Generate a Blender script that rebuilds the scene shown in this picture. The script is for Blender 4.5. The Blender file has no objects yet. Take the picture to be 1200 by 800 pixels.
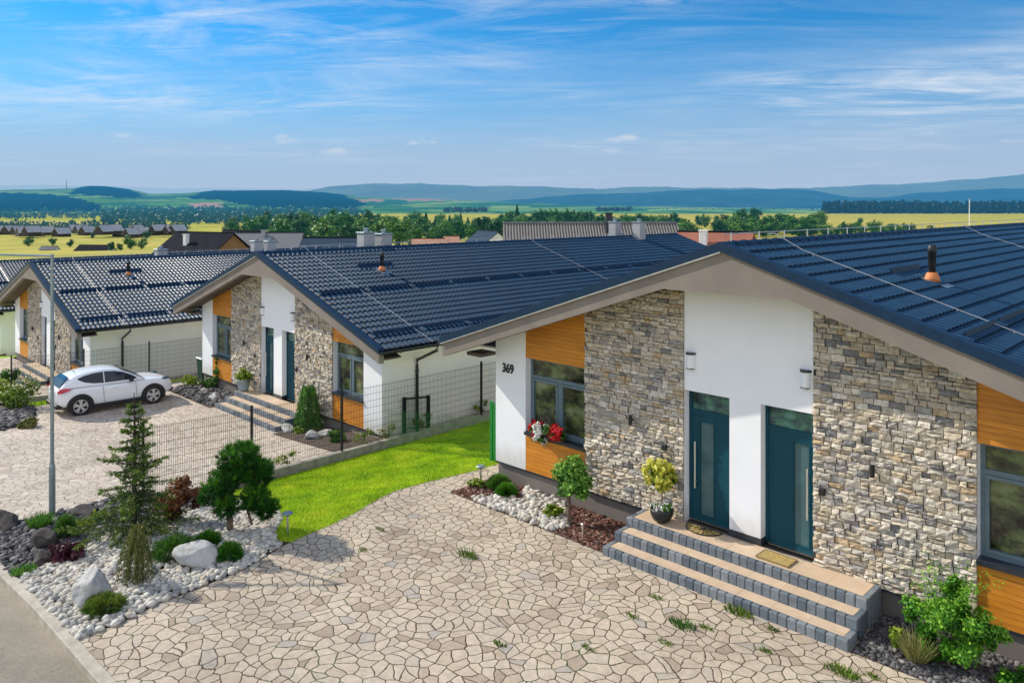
import bpy, math, random
import numpy as np
from mathutils import Vector, Matrix
random.seed(7); RNG = np.random.default_rng(7)
sc = bpy.context.scene
col = sc.collection
R = math.radians
# ------------------------------------------------------------------ camera
CAM = np.array([13.41, -13.04, 6.6]); FOC = 900.9; HOR = 243.0
WV = np.array([-0.702, 0.712]); RV = np.array([0.712, 0.702])
def ray(px, py):
    a = (px-600)/FOC; b = -(py-HOR)/FOC
    d = a*RV+WV
    return np.array([d[0], d[1], b])
def at_depth(px, py, D):            # surveyed point at a given distance
    return CAM+ray(px, py)*D
def at_z(px, py, z):
    d = ray(px, py); t = (z-CAM[2])/d[2]
    return CAM+d*t
cam = bpy.data.cameras.new('camera'); cam_o = bpy.data.objects.new('camera', cam); col.objects.link(cam_o)
cam.sensor_width = 36; cam.lens = 36*FOC/1200; cam.shift_y = -(400-HOR)/1200
cam.clip_start = 0.1; cam.clip_end = 120000
cam_o.location = CAM
cam_o.rotation_euler = (R(90), 0, math.atan2(-WV[0], WV[1]))
sc.camera = cam_o
# ------------------------------------------------------------------ node helpers
def new_mat(name):
    m = bpy.data.materials.new(name); m.use_nodes = True
    nt = m.node_tree; b = nt.nodes['Principled BSDF']
    return m, nt, b
def N(nt, t, **kw):
    n = nt.nodes.new(t)
    for k, v in kw.items():
        if k == 'inp':
            for a, c in v.items(): n.inputs[a].default_value = c
        else: setattr(n, k, v)
    return n
def L(nt, a, b): nt.links.new(a, b)
def ramp(nt, stops, fac=None, interp='LINEAR'):
    r = nt.nodes.new('ShaderNodeValToRGB'); e = r.color_ramp.elements
    r.color_ramp.interpolation = interp
    while len(e) > 1: e.remove(e[-1])
    e[0].position = stops[0][0]; e[0].color = (*stops[0][1], 1)
    for p, c in stops[1:]:
        x = e.new(p); x.color = (*c, 1)
    if fac is not None: L(nt, fac, r.inputs['Fac'])
    return r
def mixc(nt, fac, a, b, mode='MIX'):
    m = nt.nodes.new('ShaderNodeMix'); m.data_type = 'RGBA'; m.blend_type = mode
    for s, v in ((0, fac), (6, a), (7, b)):
        if hasattr(v, 'is_output'): L(nt, v, m.inputs[s])
        elif s == 0: m.inputs[0].default_value = v
        else: m.inputs[s].default_value = (*v, 1)
    return m.outputs[2]
def math_n(nt, op, a, b=None, c=None, clamp=False):
    m = nt.nodes.new('ShaderNodeMath'); m.operation = op; m.use_clamp = clamp
    for i, v in enumerate((a, b, c)):
        if v is None: continue
        if hasattr(v, 'is_output'): L(nt, v, m.inputs[i])
        else: m.inputs[i].default_value = v
    return m.outputs[0]
def coord(nt, scale=(1, 1, 1), which='Object'):
    t = nt.nodes.new('ShaderNodeTexCoord'); m = nt.nodes.new('ShaderNodeMapping')
    m.inputs['Scale'].default_value = scale; L(nt, t.outputs[which], m.inputs['Vector'])
    return m.outputs[0]
def noise(nt, vec, scale, detail=4, rough=0.55, out='Fac'):
    n = nt.nodes.new('ShaderNodeTexNoise'); n.inputs['Scale'].default_value = scale
    n.inputs['Detail'].default_value = detail; n.inputs['Roughness'].default_value = rough
    if vec is not None: L(nt, vec, n.inputs['Vector'])
    return n.outputs[out]
def bump(nt, b, h, strength=0.3, dist=0.02):
    n = nt.nodes.new('ShaderNodeBump'); n.inputs['Strength'].default_value = strength; n.inputs['Distance'].default_value = dist
    L(nt, h, n.inputs['Height']); L(nt, n.outputs[0], b.inputs['Normal'])
def simple(name, c, rough=0.6, var=0.12, scale=6, metal=0, spec=0.5, bmp=0, bscale=60, coat=0):
    m, nt, b = new_mat(name)
    v = coord(nt)
    n = noise(nt, v, scale, 5)
    lo = tuple(max(0, x*(1-var)) for x in c); hi = tuple(min(1, x*(1+var)) for x in c)
    r = ramp(nt, [(0.3, lo), (0.7, hi)], n)
    L(nt, r.outputs[0], b.inputs['Base Color'])
    b.inputs['Roughness'].default_value = rough; b.inputs['Metallic'].default_value = metal
    b.inputs['Specular IOR Level'].default_value = spec; b.inputs['Coat Weight'].default_value = coat
    if bmp: bump(nt, b, noise(nt, v, bscale, 3), bmp, 0.01)
    return m
def rnd_mat(name, stops, rough=0.7, spec=0.3, noise_amt=0.2, nscale=20, bmp=0, trans=0.0, interp='LINEAR', bscale=40):
    """colour chosen by the per-face attribute rnd"""
    m, nt, b = new_mat(name)
    a = N(nt, 'ShaderNodeAttribute', attribute_name='rnd')
    r = ramp(nt, stops, a.outputs['Fac'], interp)
    v = coord(nt)
    n = noise(nt, v, nscale, 5)
    k = ramp(nt, [(0.25, (1-noise_amt,)*3), (0.75, (1+noise_amt,)*3)], n)
    c = mixc(nt, 1.0, r.outputs[0], k.outputs[0], 'MULTIPLY')
    L(nt, c, b.inputs['Base Color'])
    b.inputs['Roughness'].default_value = rough; b.inputs['Specular IOR Level'].default_value = spec
    if bmp: bump(nt, b, noise(nt, v, bscale, 5), bmp, 0.02)
    if trans:
        t = N(nt, 'ShaderNodeBsdfTranslucent'); L(nt, c, t.inputs['Color'])
        ms = N(nt, 'ShaderNodeMixShader'); ms.inputs[0].default_value = trans
        L(nt, b.outputs[0], ms.inputs[1]); L(nt, t.outputs[0], ms.inputs[2])
        L(nt, ms.outputs[0], nt.nodes['Material Output'].inputs['Surface'])
    return m
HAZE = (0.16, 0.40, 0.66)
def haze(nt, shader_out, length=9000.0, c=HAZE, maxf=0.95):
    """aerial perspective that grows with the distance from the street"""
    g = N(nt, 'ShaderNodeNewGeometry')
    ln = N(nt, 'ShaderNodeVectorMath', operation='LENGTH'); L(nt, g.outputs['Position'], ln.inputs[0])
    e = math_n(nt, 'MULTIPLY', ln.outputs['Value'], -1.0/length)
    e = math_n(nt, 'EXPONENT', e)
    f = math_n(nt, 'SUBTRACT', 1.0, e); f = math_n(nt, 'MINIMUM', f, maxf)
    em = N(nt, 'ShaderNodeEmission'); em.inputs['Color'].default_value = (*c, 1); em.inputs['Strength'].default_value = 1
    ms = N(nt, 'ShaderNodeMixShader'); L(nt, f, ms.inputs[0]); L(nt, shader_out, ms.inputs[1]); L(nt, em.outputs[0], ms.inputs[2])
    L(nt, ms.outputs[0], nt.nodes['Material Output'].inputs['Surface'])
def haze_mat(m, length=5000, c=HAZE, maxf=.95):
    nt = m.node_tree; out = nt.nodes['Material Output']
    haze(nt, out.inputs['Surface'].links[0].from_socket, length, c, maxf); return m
# ------------------------------------------------------------------ mesh helpers
class MB:
    def __init__(s): s.v = []; s.f = []; s.r = []
    def add(s, vs, fs, r=0.5):
        o = len(s.v); s.v += [tuple(map(float, p)) for p in vs]; s.f += [tuple(i+o for i in f) for f in fs]
        s.r += [r]*len(fs)
        return s
    def box(s, x0, x1, y0, y1, z0, z1, r=0.5):
        return s.add([(x0,y0,z0),(x1,y0,z0),(x1,y1,z0),(x0,y1,z0),(x0,y0,z1),(x1,y0,z1),(x1,y1,z1),(x0,y1,z1)],
              [(0,3,2,1),(4,5,6,7),(0,1,5,4),(1,2,6,5),(2,3,7,6),(3,0,4,7)], r)
    def bbox(s, x0, x1, y0, y1, z0, z1, b=0.01, r=0.5):       # bevelled block
        vs = []; 
        for z, e in ((z0, b), (z0+b, 0), (z1-b, 0), (z1, b)):
            X0, X1, Y0, Y1 = x0+e, x1-e, y0+e, y1-e
            c = b if e == 0 else b*0.5
            vs += [(X0+c,Y0,z),(X1-c,Y0,z),(X1,Y0+c,z),(X1,Y1-c,z),(X1-c,Y1,z),(X0+c,Y1,z),(X0,Y1-c,z),(X0,Y0+c,z)]
        fs = [tuple(range(7,-1,-1)), tuple(range(24,32))]
        for k in range(3):
            for i in range(8): fs.append((k*8+i, k*8+(i+1)%8, k*8+8+(i+1)%8, k*8+8+i))
        return s.add(vs, fs, r)
    def prism_xz(s, poly, y0, y1, r=0.5):                     # poly counter-clockwise seen from -y
        n = len(poly)
        return s.add([(x, y0, z) for x, z in poly]+[(x, y1, z) for x, z in poly],
              [tuple(range(n)), tuple(range(2*n-1, n-1, -1))]+[((i+1) % n, i, n+i, n+(i+1) % n) for i in range(n)], r)
    def prism_xy(s, poly, z0, z1, r=0.5):
        n = len(poly)
        return s.add([(x, y, z0) for x, y in poly]+[(x, y, z1) for x, y in poly],
              [tuple(range(n-1, -1, -1)), tuple(range(n, 2*n))]+[(i, (i+1) % n, n+(i+1) % n, n+i) for i in range(n)], r)
    def tube(s, pts, rad, n=8, caps=True, r=0.5):
        pts = [Vector(p) for p in pts]; rs = rad if isinstance(rad, (list, tuple)) else [rad]*len(pts)
        vs = []; 
        for i, p in enumerate(pts):
            d = (pts[min(i+1, len(pts)-1)]-pts[max(i-1, 0)]).normalized()
            a = d.orthogonal().normalized() if abs(d.z) > 0.95 else d.cross(Vector((0, 0, 1))).normalized()
            b = d.cross(a)
            for k in range(n):
                t = 2*math.pi*k/n+math.pi/n
                vs.append(p+(a*math.cos(t)+b*math.sin(t))*rs[i])
        fs = []
        for i in range(len(pts)-1):
            for k in range(n): fs.append((i*n+(k+1) % n, i*n+k, i*n+n+k, i*n+n+(k+1) % n))
        if caps: fs += [tuple(range(n)), tuple(range(len(pts)*n-1, len(pts)*n-n-1, -1))]
        return s.add(vs, fs, r)
    def lathe(s, prof, n=20, c=(0, 0, 0), r=0.5, caps=True):
        vs = [(c[0]+rr*math.cos(2*math.pi*k/n), c[1]+rr*math.sin(2*math.pi*k/n), c[2]+z) for rr, z in prof for k in range(n)]
        fs = [(i*n+k, i*n+(k+1) % n, i*n+n+(k+1) % n, i*n+n+k) for i in range(len(prof)-1) for k in range(n)]
        if caps: fs += [tuple(range(n-1, -1, -1)), tuple(range((len(prof)-1)*n, len(prof)*n))]
        return s.add(vs, fs, r)
    def ico(s, c, rx, ry, rz, jit=0.0, r=0.5, sub=1, rot=0):
        V, F = ICO[sub]
        P = V*(1+jit*RNG.uniform(-1, 1, (len(V), 1)))*np.array([rx, ry, rz])
        if rot:
            cs, sn = math.cos(rot), math.sin(rot)
            P = np.stack([P[:, 0]*cs-P[:, 1]*sn, P[:, 0]*sn+P[:, 1]*cs, P[:, 2]], 1)
        P = P+np.array(c)
        return s.add(P.tolist(), F, r)
    def build(s, name, mat, parent=None, smooth=False):
        return mesh_obj(name, s.v, s.f, mat, parent, s.r, smooth)
def make_ico():
    t = (1+5**.5)/2
    v = [(-1,t,0),(1,t,0),(-1,-t,0),(1,-t,0),(0,-1,t),(0,1,t),(0,-1,-t),(0,1,-t),(t,0,-1),(t,0,1),(-t,0,-1),(-t,0,1)]
    f = [(0,11,5),(0,5,1),(0,1,7),(0,7,10),(0,10,11),(1,5,9),(5,11,4),(11,10,2),(10,7,6),(7,1,8),(3,9,4),(3,4,2),(3,2,6),(3,6,8),(3,8,9),(4,9,5),(2,4,11),(6,2,10),(8,6,7),(9,8,1)]
    v = [np.array(p)/np.linalg.norm(p) for p in v]
    out = [(np.array(v), list(f))]
    for _ in range(3):
        cache = {}; nf = []
        def mid(a, b):
            k = (min(a, b), max(a, b))
            if k not in cache:
                m = v[a]+v[b]; v.append(m/np.linalg.norm(m)); cache[k] = len(v)-1
            return cache[k]
        for a, b, c in f:
            x, y, z = mid(a, b), mid(b, c), mid(c, a); nf += [(a,x,z),(b,y,x),(c,z,y),(x,y,z)]
        f = nf; out.append((np.array(v), list(f)))
    return out
ICO = make_ico()
def mesh_obj(name, v, f, mat, parent=None, rnd=None, smooth=False):
    me = bpy.data.meshes.new(name); me.from_pydata(v, [], f)
    if rnd is not None and len(rnd) == len(me.polygons):
        a = me.attributes.new('rnd', 'FLOAT', 'FACE'); a.data.foreach_set('value', np.asarray(rnd, dtype=np.float32))
    if smooth: me.polygons.foreach_set('use_smooth', [True]*len(me.polygons))
    if mat: me.materials.append(mat)
    me.update()
    o = bpy.data.objects.new(name, me); col.objects.link(o)
    if parent: o.parent = parent
    return o
def quads_obj(name, Q, rnd, mat, parent=None, smooth=False):
    """Q: (n,4,3) corners, one face each"""
    n = len(Q); F = np.arange(n*4).reshape(n, 4)
    return mesh_obj(name, Q.reshape(-1, 3), F, mat, parent, rnd, smooth)
def tag(o, label=None, cat=None, group=None, kind=None):
    if label: o['label'] = label
    if cat: o['category'] = cat
    if group: o['group'] = group
    if kind: o['kind'] = kind
    return o
def thing(name, loc, label, cat, group=None, rz=0):
    o = bpy.data.objects.new(name, None); o.empty_display_size = 0.2; col.objects.link(o)
    o.location = loc; o.rotation_euler = (0, 0, rz)
    return tag(o, label, cat, group)
def copy_tree(o, parent=None):
    c = o.copy(); col.objects.link(c)
    if parent: c.parent = parent
    for ch in list(o.children): copy_tree(ch, c)
    return c
def struct(o): o['kind'] = 'structure'; return o
def ss(x, a, b):
    t = np.clip((x-a)/(b-a), 0, 1); return t*t*(3-2*t)
# ------------------------------------------------------------------ terrain
GX = [-400,-90,-62,-48,-43.6,-43.3,-38.8,-30,-24.05,-23.82,-20.6,-10.5,-5.9,-5.68,-1.1,60]
GZ = [-4.2,-4.0,-3.1,-3.1,-2.7,-2.8,-2.06,-2.06,-1.6,-1.72,-1.0,-1.0,-0.58,-0.72,0,0]
SX = [-400,-90,-60,-40,-20,-1.1,60]
SZ = [-4.2,-4.0,-3.0,-2.06,-1.02,0,0]
def g(x, y):
    x = np.asarray(x, float); y = np.asarray(y, float)
    t = ss(y, -7.0, -4.2)
    return np.interp(x, SX, SZ)*(1-t)+np.interp(x, GX, GZ)*t
def H(x, y):
    x = np.asarray(x, float); y = np.asarray(y, float)
    dx = np.maximum(np.maximum(-75-x, x-45), 0); dy = np.maximum(y-36, 0)+np.maximum(-300-y, 0)
    d = np.hypot(dx, dy)
    t = np.clip(d/480, 0, 1); t = t*t*(3-2*t)
    return g(x, np.minimum(y, 0))*(1-t)-15.5*t
def ground_at(px, py):
    d = ray(px, py); t = 5.0
    for _ in range(60):
        p = CAM+d*t
        t += (H(p[0], p[1])-p[2])/d[2]*0.6
        t = max(t, 5)
    return CAM+d*t
def kerb_y(x): return -9.30+0.03*(np.asarray(x, float)-2)
def grid_sheet(name, poly, mat, step=0.5, dz=0.0, fn=g):
    """a sheet inside a polygon that follows the ground: boundary kept exactly"""
    import bmesh
    bm = bmesh.new()
    vs = [bm.verts.new((x, y, 0)) for x, y in poly]; bm.faces.new(vs)
    xs = [p[0] for p in poly]; ys = [p[1] for p in poly]
    for x in np.arange(min(xs)+step, max(xs), step):
        bmesh.ops.bisect_plane(bm, geom=bm.verts[:]+bm.edges[:]+bm.faces[:], plane_co=(x, 0, 0), plane_no=(1, 0, 0))
    for y in np.arange(min(ys)+step*2, max(ys), step*2):
        bmesh.ops.bisect_plane(bm, geom=bm.verts[:]+bm.edges[:]+bm.faces[:], plane_co=(0, y, 0), plane_no=(0, 1, 0))
    for v in bm.verts: v.co.z = float(fn(v.co.x, v.co.y))+dz
    bmesh.ops.recalc_face_normals(bm, faces=bm.faces[:])
    for f in bm.faces:
        if f.normal.z < 0: f.normal_flip()
    me = bpy.data.meshes.new(name); bm.to_mesh(me); bm.free(); me.materials.append(mat)
    o = bpy.data.objects.new(name, me); col.objects.link(o); return o
def inside(poly, x, y):
    x = np.asarray(x); y = np.asarray(y); c = np.zeros(x.shape, bool); n = len(poly)
    for i in range(n):
        x0, y0 = poly[i]; x1, y1 = poly[(i+1) % n]
        k = ((y0 > y) != (y1 > y)) & (x < (x1-x0)*(y-y0)/(y1-y0+1e-12)+x0); c ^= k
    return c
# ------------------------------------------------------------------ materials
M = {}
def plaster(name, c, var=.05, base=0.0):
    m, nt, b = new_mat(name); v = coord(nt)
    n = noise(nt, v, 1.3, 6); s = noise(nt, coord(nt, (1.3, 1.3, .6)), 1.2, 4)
    r = ramp(nt, [(.25, tuple(x*(1-var) for x in c)), (.75, c)], n)
    k = ramp(nt, [(.3, (.965, .965, .96)), (.6, (1, 1, 1))], s)
    cc = mixc(nt, 1, r.outputs[0], k.outputs[0], 'MULTIPLY')
    sz = N(nt, 'ShaderNodeSeparateXYZ'); L(nt, v, sz.inputs[0])
    dz_ = math_n(nt, 'ADD', math_n(nt, 'SUBTRACT', sz.outputs['Z'], base), math_n(nt, 'MULTIPLY', noise(nt, coord(nt, (5, 5, 1)), 2, 5), -.55))
    dr_ = ramp(nt, [(0, (.80, .77, .72)), (.45, (1, 1, 1))], dz_)
    L(nt, mixc(nt, 1, cc, dr_.outputs[0], 'MULTIPLY'), b.inputs['Base Color'])
    b.inputs['Roughness'].default_value = .85; b.inputs['Specular IOR Level'].default_value = .2
    bump(nt, b, noise(nt, v, 90, 4, .7), .35, .006); return m
M['white'] = plaster('white_plaster', (.89, .90, .92), .05, .30)
M['cream'] = plaster('cream_plaster', (.92, .89, .87))
M['fascia'] = plaster('grey_beige_render', (.27, .232, .20), .25)
M['plinth'] = plaster('grey_plinth_render', (.25, .225, .21), .14)
M['dark'] = simple('anthracite_metal', (.018, .024, .034), .4, .2, coat=.2)
M['navy'] = simple('navy_sheet_metal', (.008, .030, .068), .5, .15, spec=.2)
M['black'] = simple('black_plastic', (.012, .012, .014), .5)
M['fence'] = simple('dark_fence_coating', (.012, .015, .016), .6, spec=.2)
M['greenmetal'] = simple('green_fence_coating', (.01, .21, .035), .4)
M['frame'] = simple('grey_blue_window_frame', (.12, .175, .205), .4)
M['door'] = simple('petrol_door_paint', (.003, .055, .080), .5, .1, spec=.25)
M['steel'] = simple('brushed_steel', (.62, .62, .6), .3, .1, metal=1)
M['zinc'] = simple('galvanised_steel', (.30, .36, .39), .45, .15, metal=.6, scale=9)
M['wire'] = simple('silver_wire', (.55, .55, .56), .35, metal=.5)
M['soffit'] = simple('brown_soffit_boards', (.10, .075, .06), .7, .2)
M['terracotta'] = simple('orange_vent_collar', (.62, .20, .055), .6)
M['chimney'] = plaster('grey_chimney_render', (.42, .42, .42), .12)
M['lampwhite'] = simple('opal_lamp_glass', (.82, .84, .88), .25, .02)
def m_glass(name, c, rough=.04, spec=.5):
    m, nt, b = new_mat(name); v = coord(nt)
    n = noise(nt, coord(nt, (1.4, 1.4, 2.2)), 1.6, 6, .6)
    r = ramp(nt, [(.34, tuple(x*.12 for x in c)), (.47, tuple(x*.6 for x in c)), (.56, (c[0]*1.3, c[1]*1.5, c[2]*.9)), (.68, tuple(x*2.1 for x in c))], n)  # vague reflections and dim interior painted into the base colour as mottling
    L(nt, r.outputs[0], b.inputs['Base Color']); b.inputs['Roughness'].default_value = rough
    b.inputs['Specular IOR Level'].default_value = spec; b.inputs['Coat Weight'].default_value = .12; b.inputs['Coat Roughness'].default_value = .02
    return m
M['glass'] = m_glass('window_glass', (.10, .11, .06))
M['dglass'] = simple('frosted_door_glass', (.055, .12, .13), .18, .25, 2.5, spec=.5)
M['tglass'] = m_glass('transom_glass', (.06, .14, .15), .08)
M['carglass'] = m_glass('car_glass', (.012, .014, .03), .03)
def m_wood():
    m, nt, b = new_mat('orange_wood_panel'); v = coord(nt, (1.2, 1.2, 16))
    n = noise(nt, v, 2.2, 6, .6); w = noise(nt, coord(nt, (.6, .6, 3)), 2, 3)
    r = ramp(nt, [(.25, (.50, .17, .012)), (.5, (.64, .24, .018)), (.75, (.72, .30, .035))], n)
    k = ramp(nt, [(.3, (.85, .85, .85)), (.7, (1.1, 1.1, 1.1))], w)
    sz = N(nt, 'ShaderNodeSeparateXYZ'); L(nt, coord(nt), sz.inputs[0])
    fr = math_n(nt, 'FRACT', math_n(nt, 'MULTIPLY', sz.outputs['Z'], 11.0)); ln_ = ramp(nt, [(0, (.55, .52, .5)), (.10, (1, 1, 1)), (.9, (.96, .96, .96)), (1, (.6, .57, .55))], fr)
    bi = math_n(nt, 'FLOOR', math_n(nt, 'MULTIPLY', sz.outputs['Z'], 11.0)); wn_ = N(nt, 'ShaderNodeTexWhiteNoise', noise_dimensions='1D'); L(nt, bi, wn_.inputs['W']); bt = ramp(nt, [(0, (.86, .84, .82)), (1, (1.08, 1.08, 1.1))], wn_.outputs['Value'])
    c0 = mixc(nt, 1, mixc(nt, 1, r.outputs[0], k.outputs[0], 'MULTIPLY'), mixc(nt, 1, ln_.outputs[0], bt.outputs[0], 'MULTIPLY'), 'MULTIPLY')
    L(nt, c0, b.inputs['Base Color']); b.inputs['Roughness'].default_value = .5
    bump(nt, b, n, .12, .004); return m
M['wood'] = m_wood()
def m_roof():
    m, nt, b = new_mat('navy_metal_tile'); v = coord(nt)
    n = noise(nt, v, .5, 5); n2 = noise(nt, coord(nt, (6, 1, 6)), 3, 3)
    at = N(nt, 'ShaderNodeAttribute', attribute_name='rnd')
    r = ramp(nt, [(.3, (.0015, .005, .014)), (.62, (.005, .019, .044)), (.9, (.028, .085, .16))], at.outputs['Fac'])  # valley shade and crest sheen of the waves painted into the base colour
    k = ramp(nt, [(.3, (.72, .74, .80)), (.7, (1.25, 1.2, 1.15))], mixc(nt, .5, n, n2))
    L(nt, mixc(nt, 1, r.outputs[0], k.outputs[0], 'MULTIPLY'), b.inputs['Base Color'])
    rr = ramp(nt, [(.3, (.46,)*3), (.7, (.62,)*3)], n2); L(nt, rr.outputs[0], b.inputs['Roughness'])
    b.inputs['Specular IOR Level'].default_value = .17; b.inputs['Coat Weight'].default_value = .04; b.inputs['Coat Roughness'].default_value = .25
    return m
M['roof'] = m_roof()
M['stone'] = rnd_mat('split_stone', [(0, (.05, .045, .04)), (.04, (.21, .205, .20)), (.09, (.33, .31, .28)), (.20, (.44, .39, .32)), (.34, (.54, .465, .355)), (.48, (.47, .395, .29)), (.60, (.58, .515, .42)), (.74, (.50, .45, .375)), (.86, (.64, .58, .495)), (.965, (.46, .34, .21))], .85, .25, .34, 16, .6, interp='CONSTANT', bscale=35)
def m_flag(name, scale, cols, joint, jw=.03, weeds=.5):
    m, nt, b = new_mat(name); v = coord(nt)
    d = noise(nt, v, .9, 2, out='Color'); d2 = noise(nt, v, 9, 3, out='Color')
    v1 = N(nt, 'ShaderNodeVectorMath', operation='MULTIPLY_ADD'); L(nt, d, v1.inputs[0]); v1.inputs[1].default_value = (.55, .55, 0); L(nt, v, v1.inputs[2])
    vm = N(nt, 'ShaderNodeVectorMath', operation='MULTIPLY_ADD'); L(nt, d2, vm.inputs[0]); vm.inputs[1].default_value = (.045, .045, 0); L(nt, v1.outputs[0], vm.inputs[2])
    fl = N(nt, 'ShaderNodeVectorMath', operation='MULTIPLY'); L(nt, vm.outputs[0], fl.inputs[0]); fl.inputs[1].default_value = (1, 1, 0)
    ve = N(nt, 'ShaderNodeTexVoronoi', feature='DISTANCE_TO_EDGE', voronoi_dimensions='2D'); ve.inputs['Scale'].default_value = scale; L(nt, fl.outputs[0], ve.inputs['Vector']); ve.inputs['Randomness'].default_value = 1.0
    vc = N(nt, 'ShaderNodeTexVoronoi', feature='F1', voronoi_dimensions='2D'); vc.inputs['Scale'].default_value = scale; L(nt, fl.outputs[0], vc.inputs['Vector']); vc.inputs['Randomness'].default_value = 1.0
    sp = N(nt, 'ShaderNodeSeparateColor'); L(nt, vc.outputs['Color'], sp.inputs[0])
    r = ramp(nt, cols, sp.outputs[0])
    n = noise(nt, v, 9, 8, .72); k = ramp(nt, [(.25, (.68, .67, .66)), (.7, (1.12, 1.12, 1.12))], n)
    big = noise(nt, v, .45, 6, .65); k2 = ramp(nt, [(.3, (.76, .755, .75)), (.5, (.97, .97, .96)), (.7, (1.08, 1.07, 1.05))], big)
    c = mixc(nt, 1, mixc(nt, 1, r.outputs[0], k.outputs[0], 'MULTIPLY'), k2.outputs[0], 'MULTIPLY')
    nj = noise(nt, v, 6, 3); w = math_n(nt, 'MULTIPLY', math_n(nt, 'ADD', nj, .30), jw)
    jf = math_n(nt, 'SUBTRACT', 1, math_n(nt, 'DIVIDE', ve.outputs['Distance'], w), clamp=True)
    jf = math_n(nt, 'MULTIPLY', jf, 2.2, clamp=True)
    wn = noise(nt, v, .9, 4); jc = ramp(nt, [(.50, joint), (.62, (.05, .075, .012))], wn)
    if weeds == 0: jcol = joint
    else: jcol = jc.outputs[0]
    L(nt, mixc(nt, jf, c, jcol), b.inputs['Base Color'])
    b.inputs['Roughness'].default_value = .85; b.inputs['Specular IOR Level'].default_value = .25
    hh = math_n(nt, 'ADD', math_n(nt, 'MULTIPLY', math_n(nt, 'MINIMUM', ve.outputs['Distance'], .07), 9), math_n(nt, 'MULTIPLY', n, .35))
    hh = math_n(nt, 'ADD', hh, math_n(nt, 'MULTIPLY', sp.outputs[1], .35))
    bump(nt, b, hh, .55, .025); return m
FL = [(0, (.37, .295, .225)), (.15, (.49, .40, .305)), (.4, (.56, .465, .36)), (.65, (.52, .44, .345)), (.85, (.585, .49, .38)), (.96, (.47, .405, .33)), (1, (.42, .38, .335))]
M['flag'] = m_flag('irregular_flagstone', 4.7, FL, (.075, .046, .028), .058)
FL2 = [(0, (.46, .38, .31)), (.3, (.60, .51, .42)), (.8, (.64, .555, .465)), (1, (.52, .45, .385))]
M['flag2'] = m_flag('small_flagstone', 4.6, FL2, (.14, .10, .08), .05, 0)
def m_asphalt():
    m, nt, b = new_mat('worn_asphalt'); v = coord(nt)
    n = noise(nt, v, 34, 6, .85); big = noise(nt, v, .7, 6, .7)
    r = ramp(nt, [(.3, (.16, .14, .11)), (.7, (.37, .325, .26))], n); k = ramp(nt, [(.3, (.72, .74, .70)), (.7, (1.18, 1.12, 1.08))], big)
    L(nt, mixc(nt, 1, r.outputs[0], k.outputs[0], 'MULTIPLY'), b.inputs['Base Color']); b.inputs['Roughness'].default_value = .9
    bump(nt, b, n, .5, .008); return m
M['asphalt'] = m_asphalt()
M['concrete'] = simple('concrete_kerb', (.42, .375, .30), .9, .2, 5, bmp=.3)
M['curbwall'] = simple('weathered_concrete', (.27, .25, .21), .9, .3, 4, bmp=.3)
M['soil'] = simple('dark_soil', (.075, .052, .038), .95, .4, 7, bmp=.7, bscale=25)
M['tilebeige'] = None
def m_tile():
    m, nt, b = new_mat('beige_porcelain_tile'); v = coord(nt)
    br = N(nt, 'ShaderNodeTexBrick'); br.offset = 0
    mp = N(nt, 'ShaderNodeMapping'); mp.inputs['Location'].default_value = (.12, .04, 0); L(nt, v, mp.inputs['Vector']); L(nt, mp.outputs[0], br.inputs['Vector'])
    br.inputs['Scale'].default_value = 1; br.inputs['Brick Width'].default_value = .6; br.inputs['Row Height'].default_value = .6; br.inputs['Mortar Size'].default_value = .004
    br.inputs['Color1'].default_value = (.62, .47, .33, 1); br.inputs['Color2'].default_value = (.56, .415, .285, 1); br.inputs['Mortar'].default_value = (.33, .25, .18, 1)
    n = noise(nt, v, 5, 5); k = ramp(nt, [(.3, (.9, .9, .9)), (.7, (1.08, 1.07, 1.06))], n)
    L(nt, mixc(nt, 1, br.outputs['Color'], k.outputs[0], 'MULTIPLY'), b.inputs['Base Color']); b.inputs['Roughness'].default_value = .6; return m
M['tile'] = m_tile()
M['block'] = rnd_mat('grey_concrete_block', [(0, (.10, .125, .15)), (.5, (.155, .18, .20)), (1, (.215, .235, .25))], .85, .3, .2, 14, .3)
M['pebble'] = rnd_mat('white_river_pebble', [(0, (.22, .215, .20)), (.15, (.36, .35, .32)), (.5, (.52, .475, .395)), (.8, (.63, .60, .53)), (1, (.46, .375, .28))], .8, .2, .16, 30)
M['gravel'] = rnd_mat('dark_gravel', [(0, (.03, .03, .034)), (.5, (.075, .072, .075)), (.85, (.14, .13, .125)), (1, (.27, .25, .23))], .8, .3, .2, 30)
M['mulch'] = rnd_mat('bark_mulch', [(0, (.045, .02, .015)), (.5, (.13, .055, .04)), (.85, (.22, .11, .08)), (1, (.34, .24, .19))], .9, .2, .25, 30)
def m_boulder(name, a, b_, c_):
    m, nt, b = new_mat(name); v = coord(nt)
    n = noise(nt, v, 3.5, 8, .65); r = ramp(nt, [(.25, a), (.5, b_), (.75, c_)], n); L(nt, r.outputs[0], b.inputs['Base Color'])
    b.inputs['Roughness'].default_value = .85; bump(nt, b, noise(nt, v, 9, 9, .72), 1.0, .05); return m
M['boulder'] = m_boulder('white_marble_boulder', (.34, .33, .31), (.50, .49, .46), (.62, .61, .59))
M['rockgrey'] = m_boulder('grey_field_stone', (.22, .21, .19), (.40, .38, .34), (.55, .52, .47))
M['lava'] = m_boulder('dark_lava_rock', (.02, .016, .016), (.055, .045, .042), (.12, .095, .08))
M['grass'] = rnd_mat('lawn_blades', [(0, (.10, .24, .008)), (.3, (.26, .46, .010)), (.6, (.46, .62, .016)), (1, (.74, .76, .06))], .6, .25, .2, 2, trans=.3)
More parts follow.
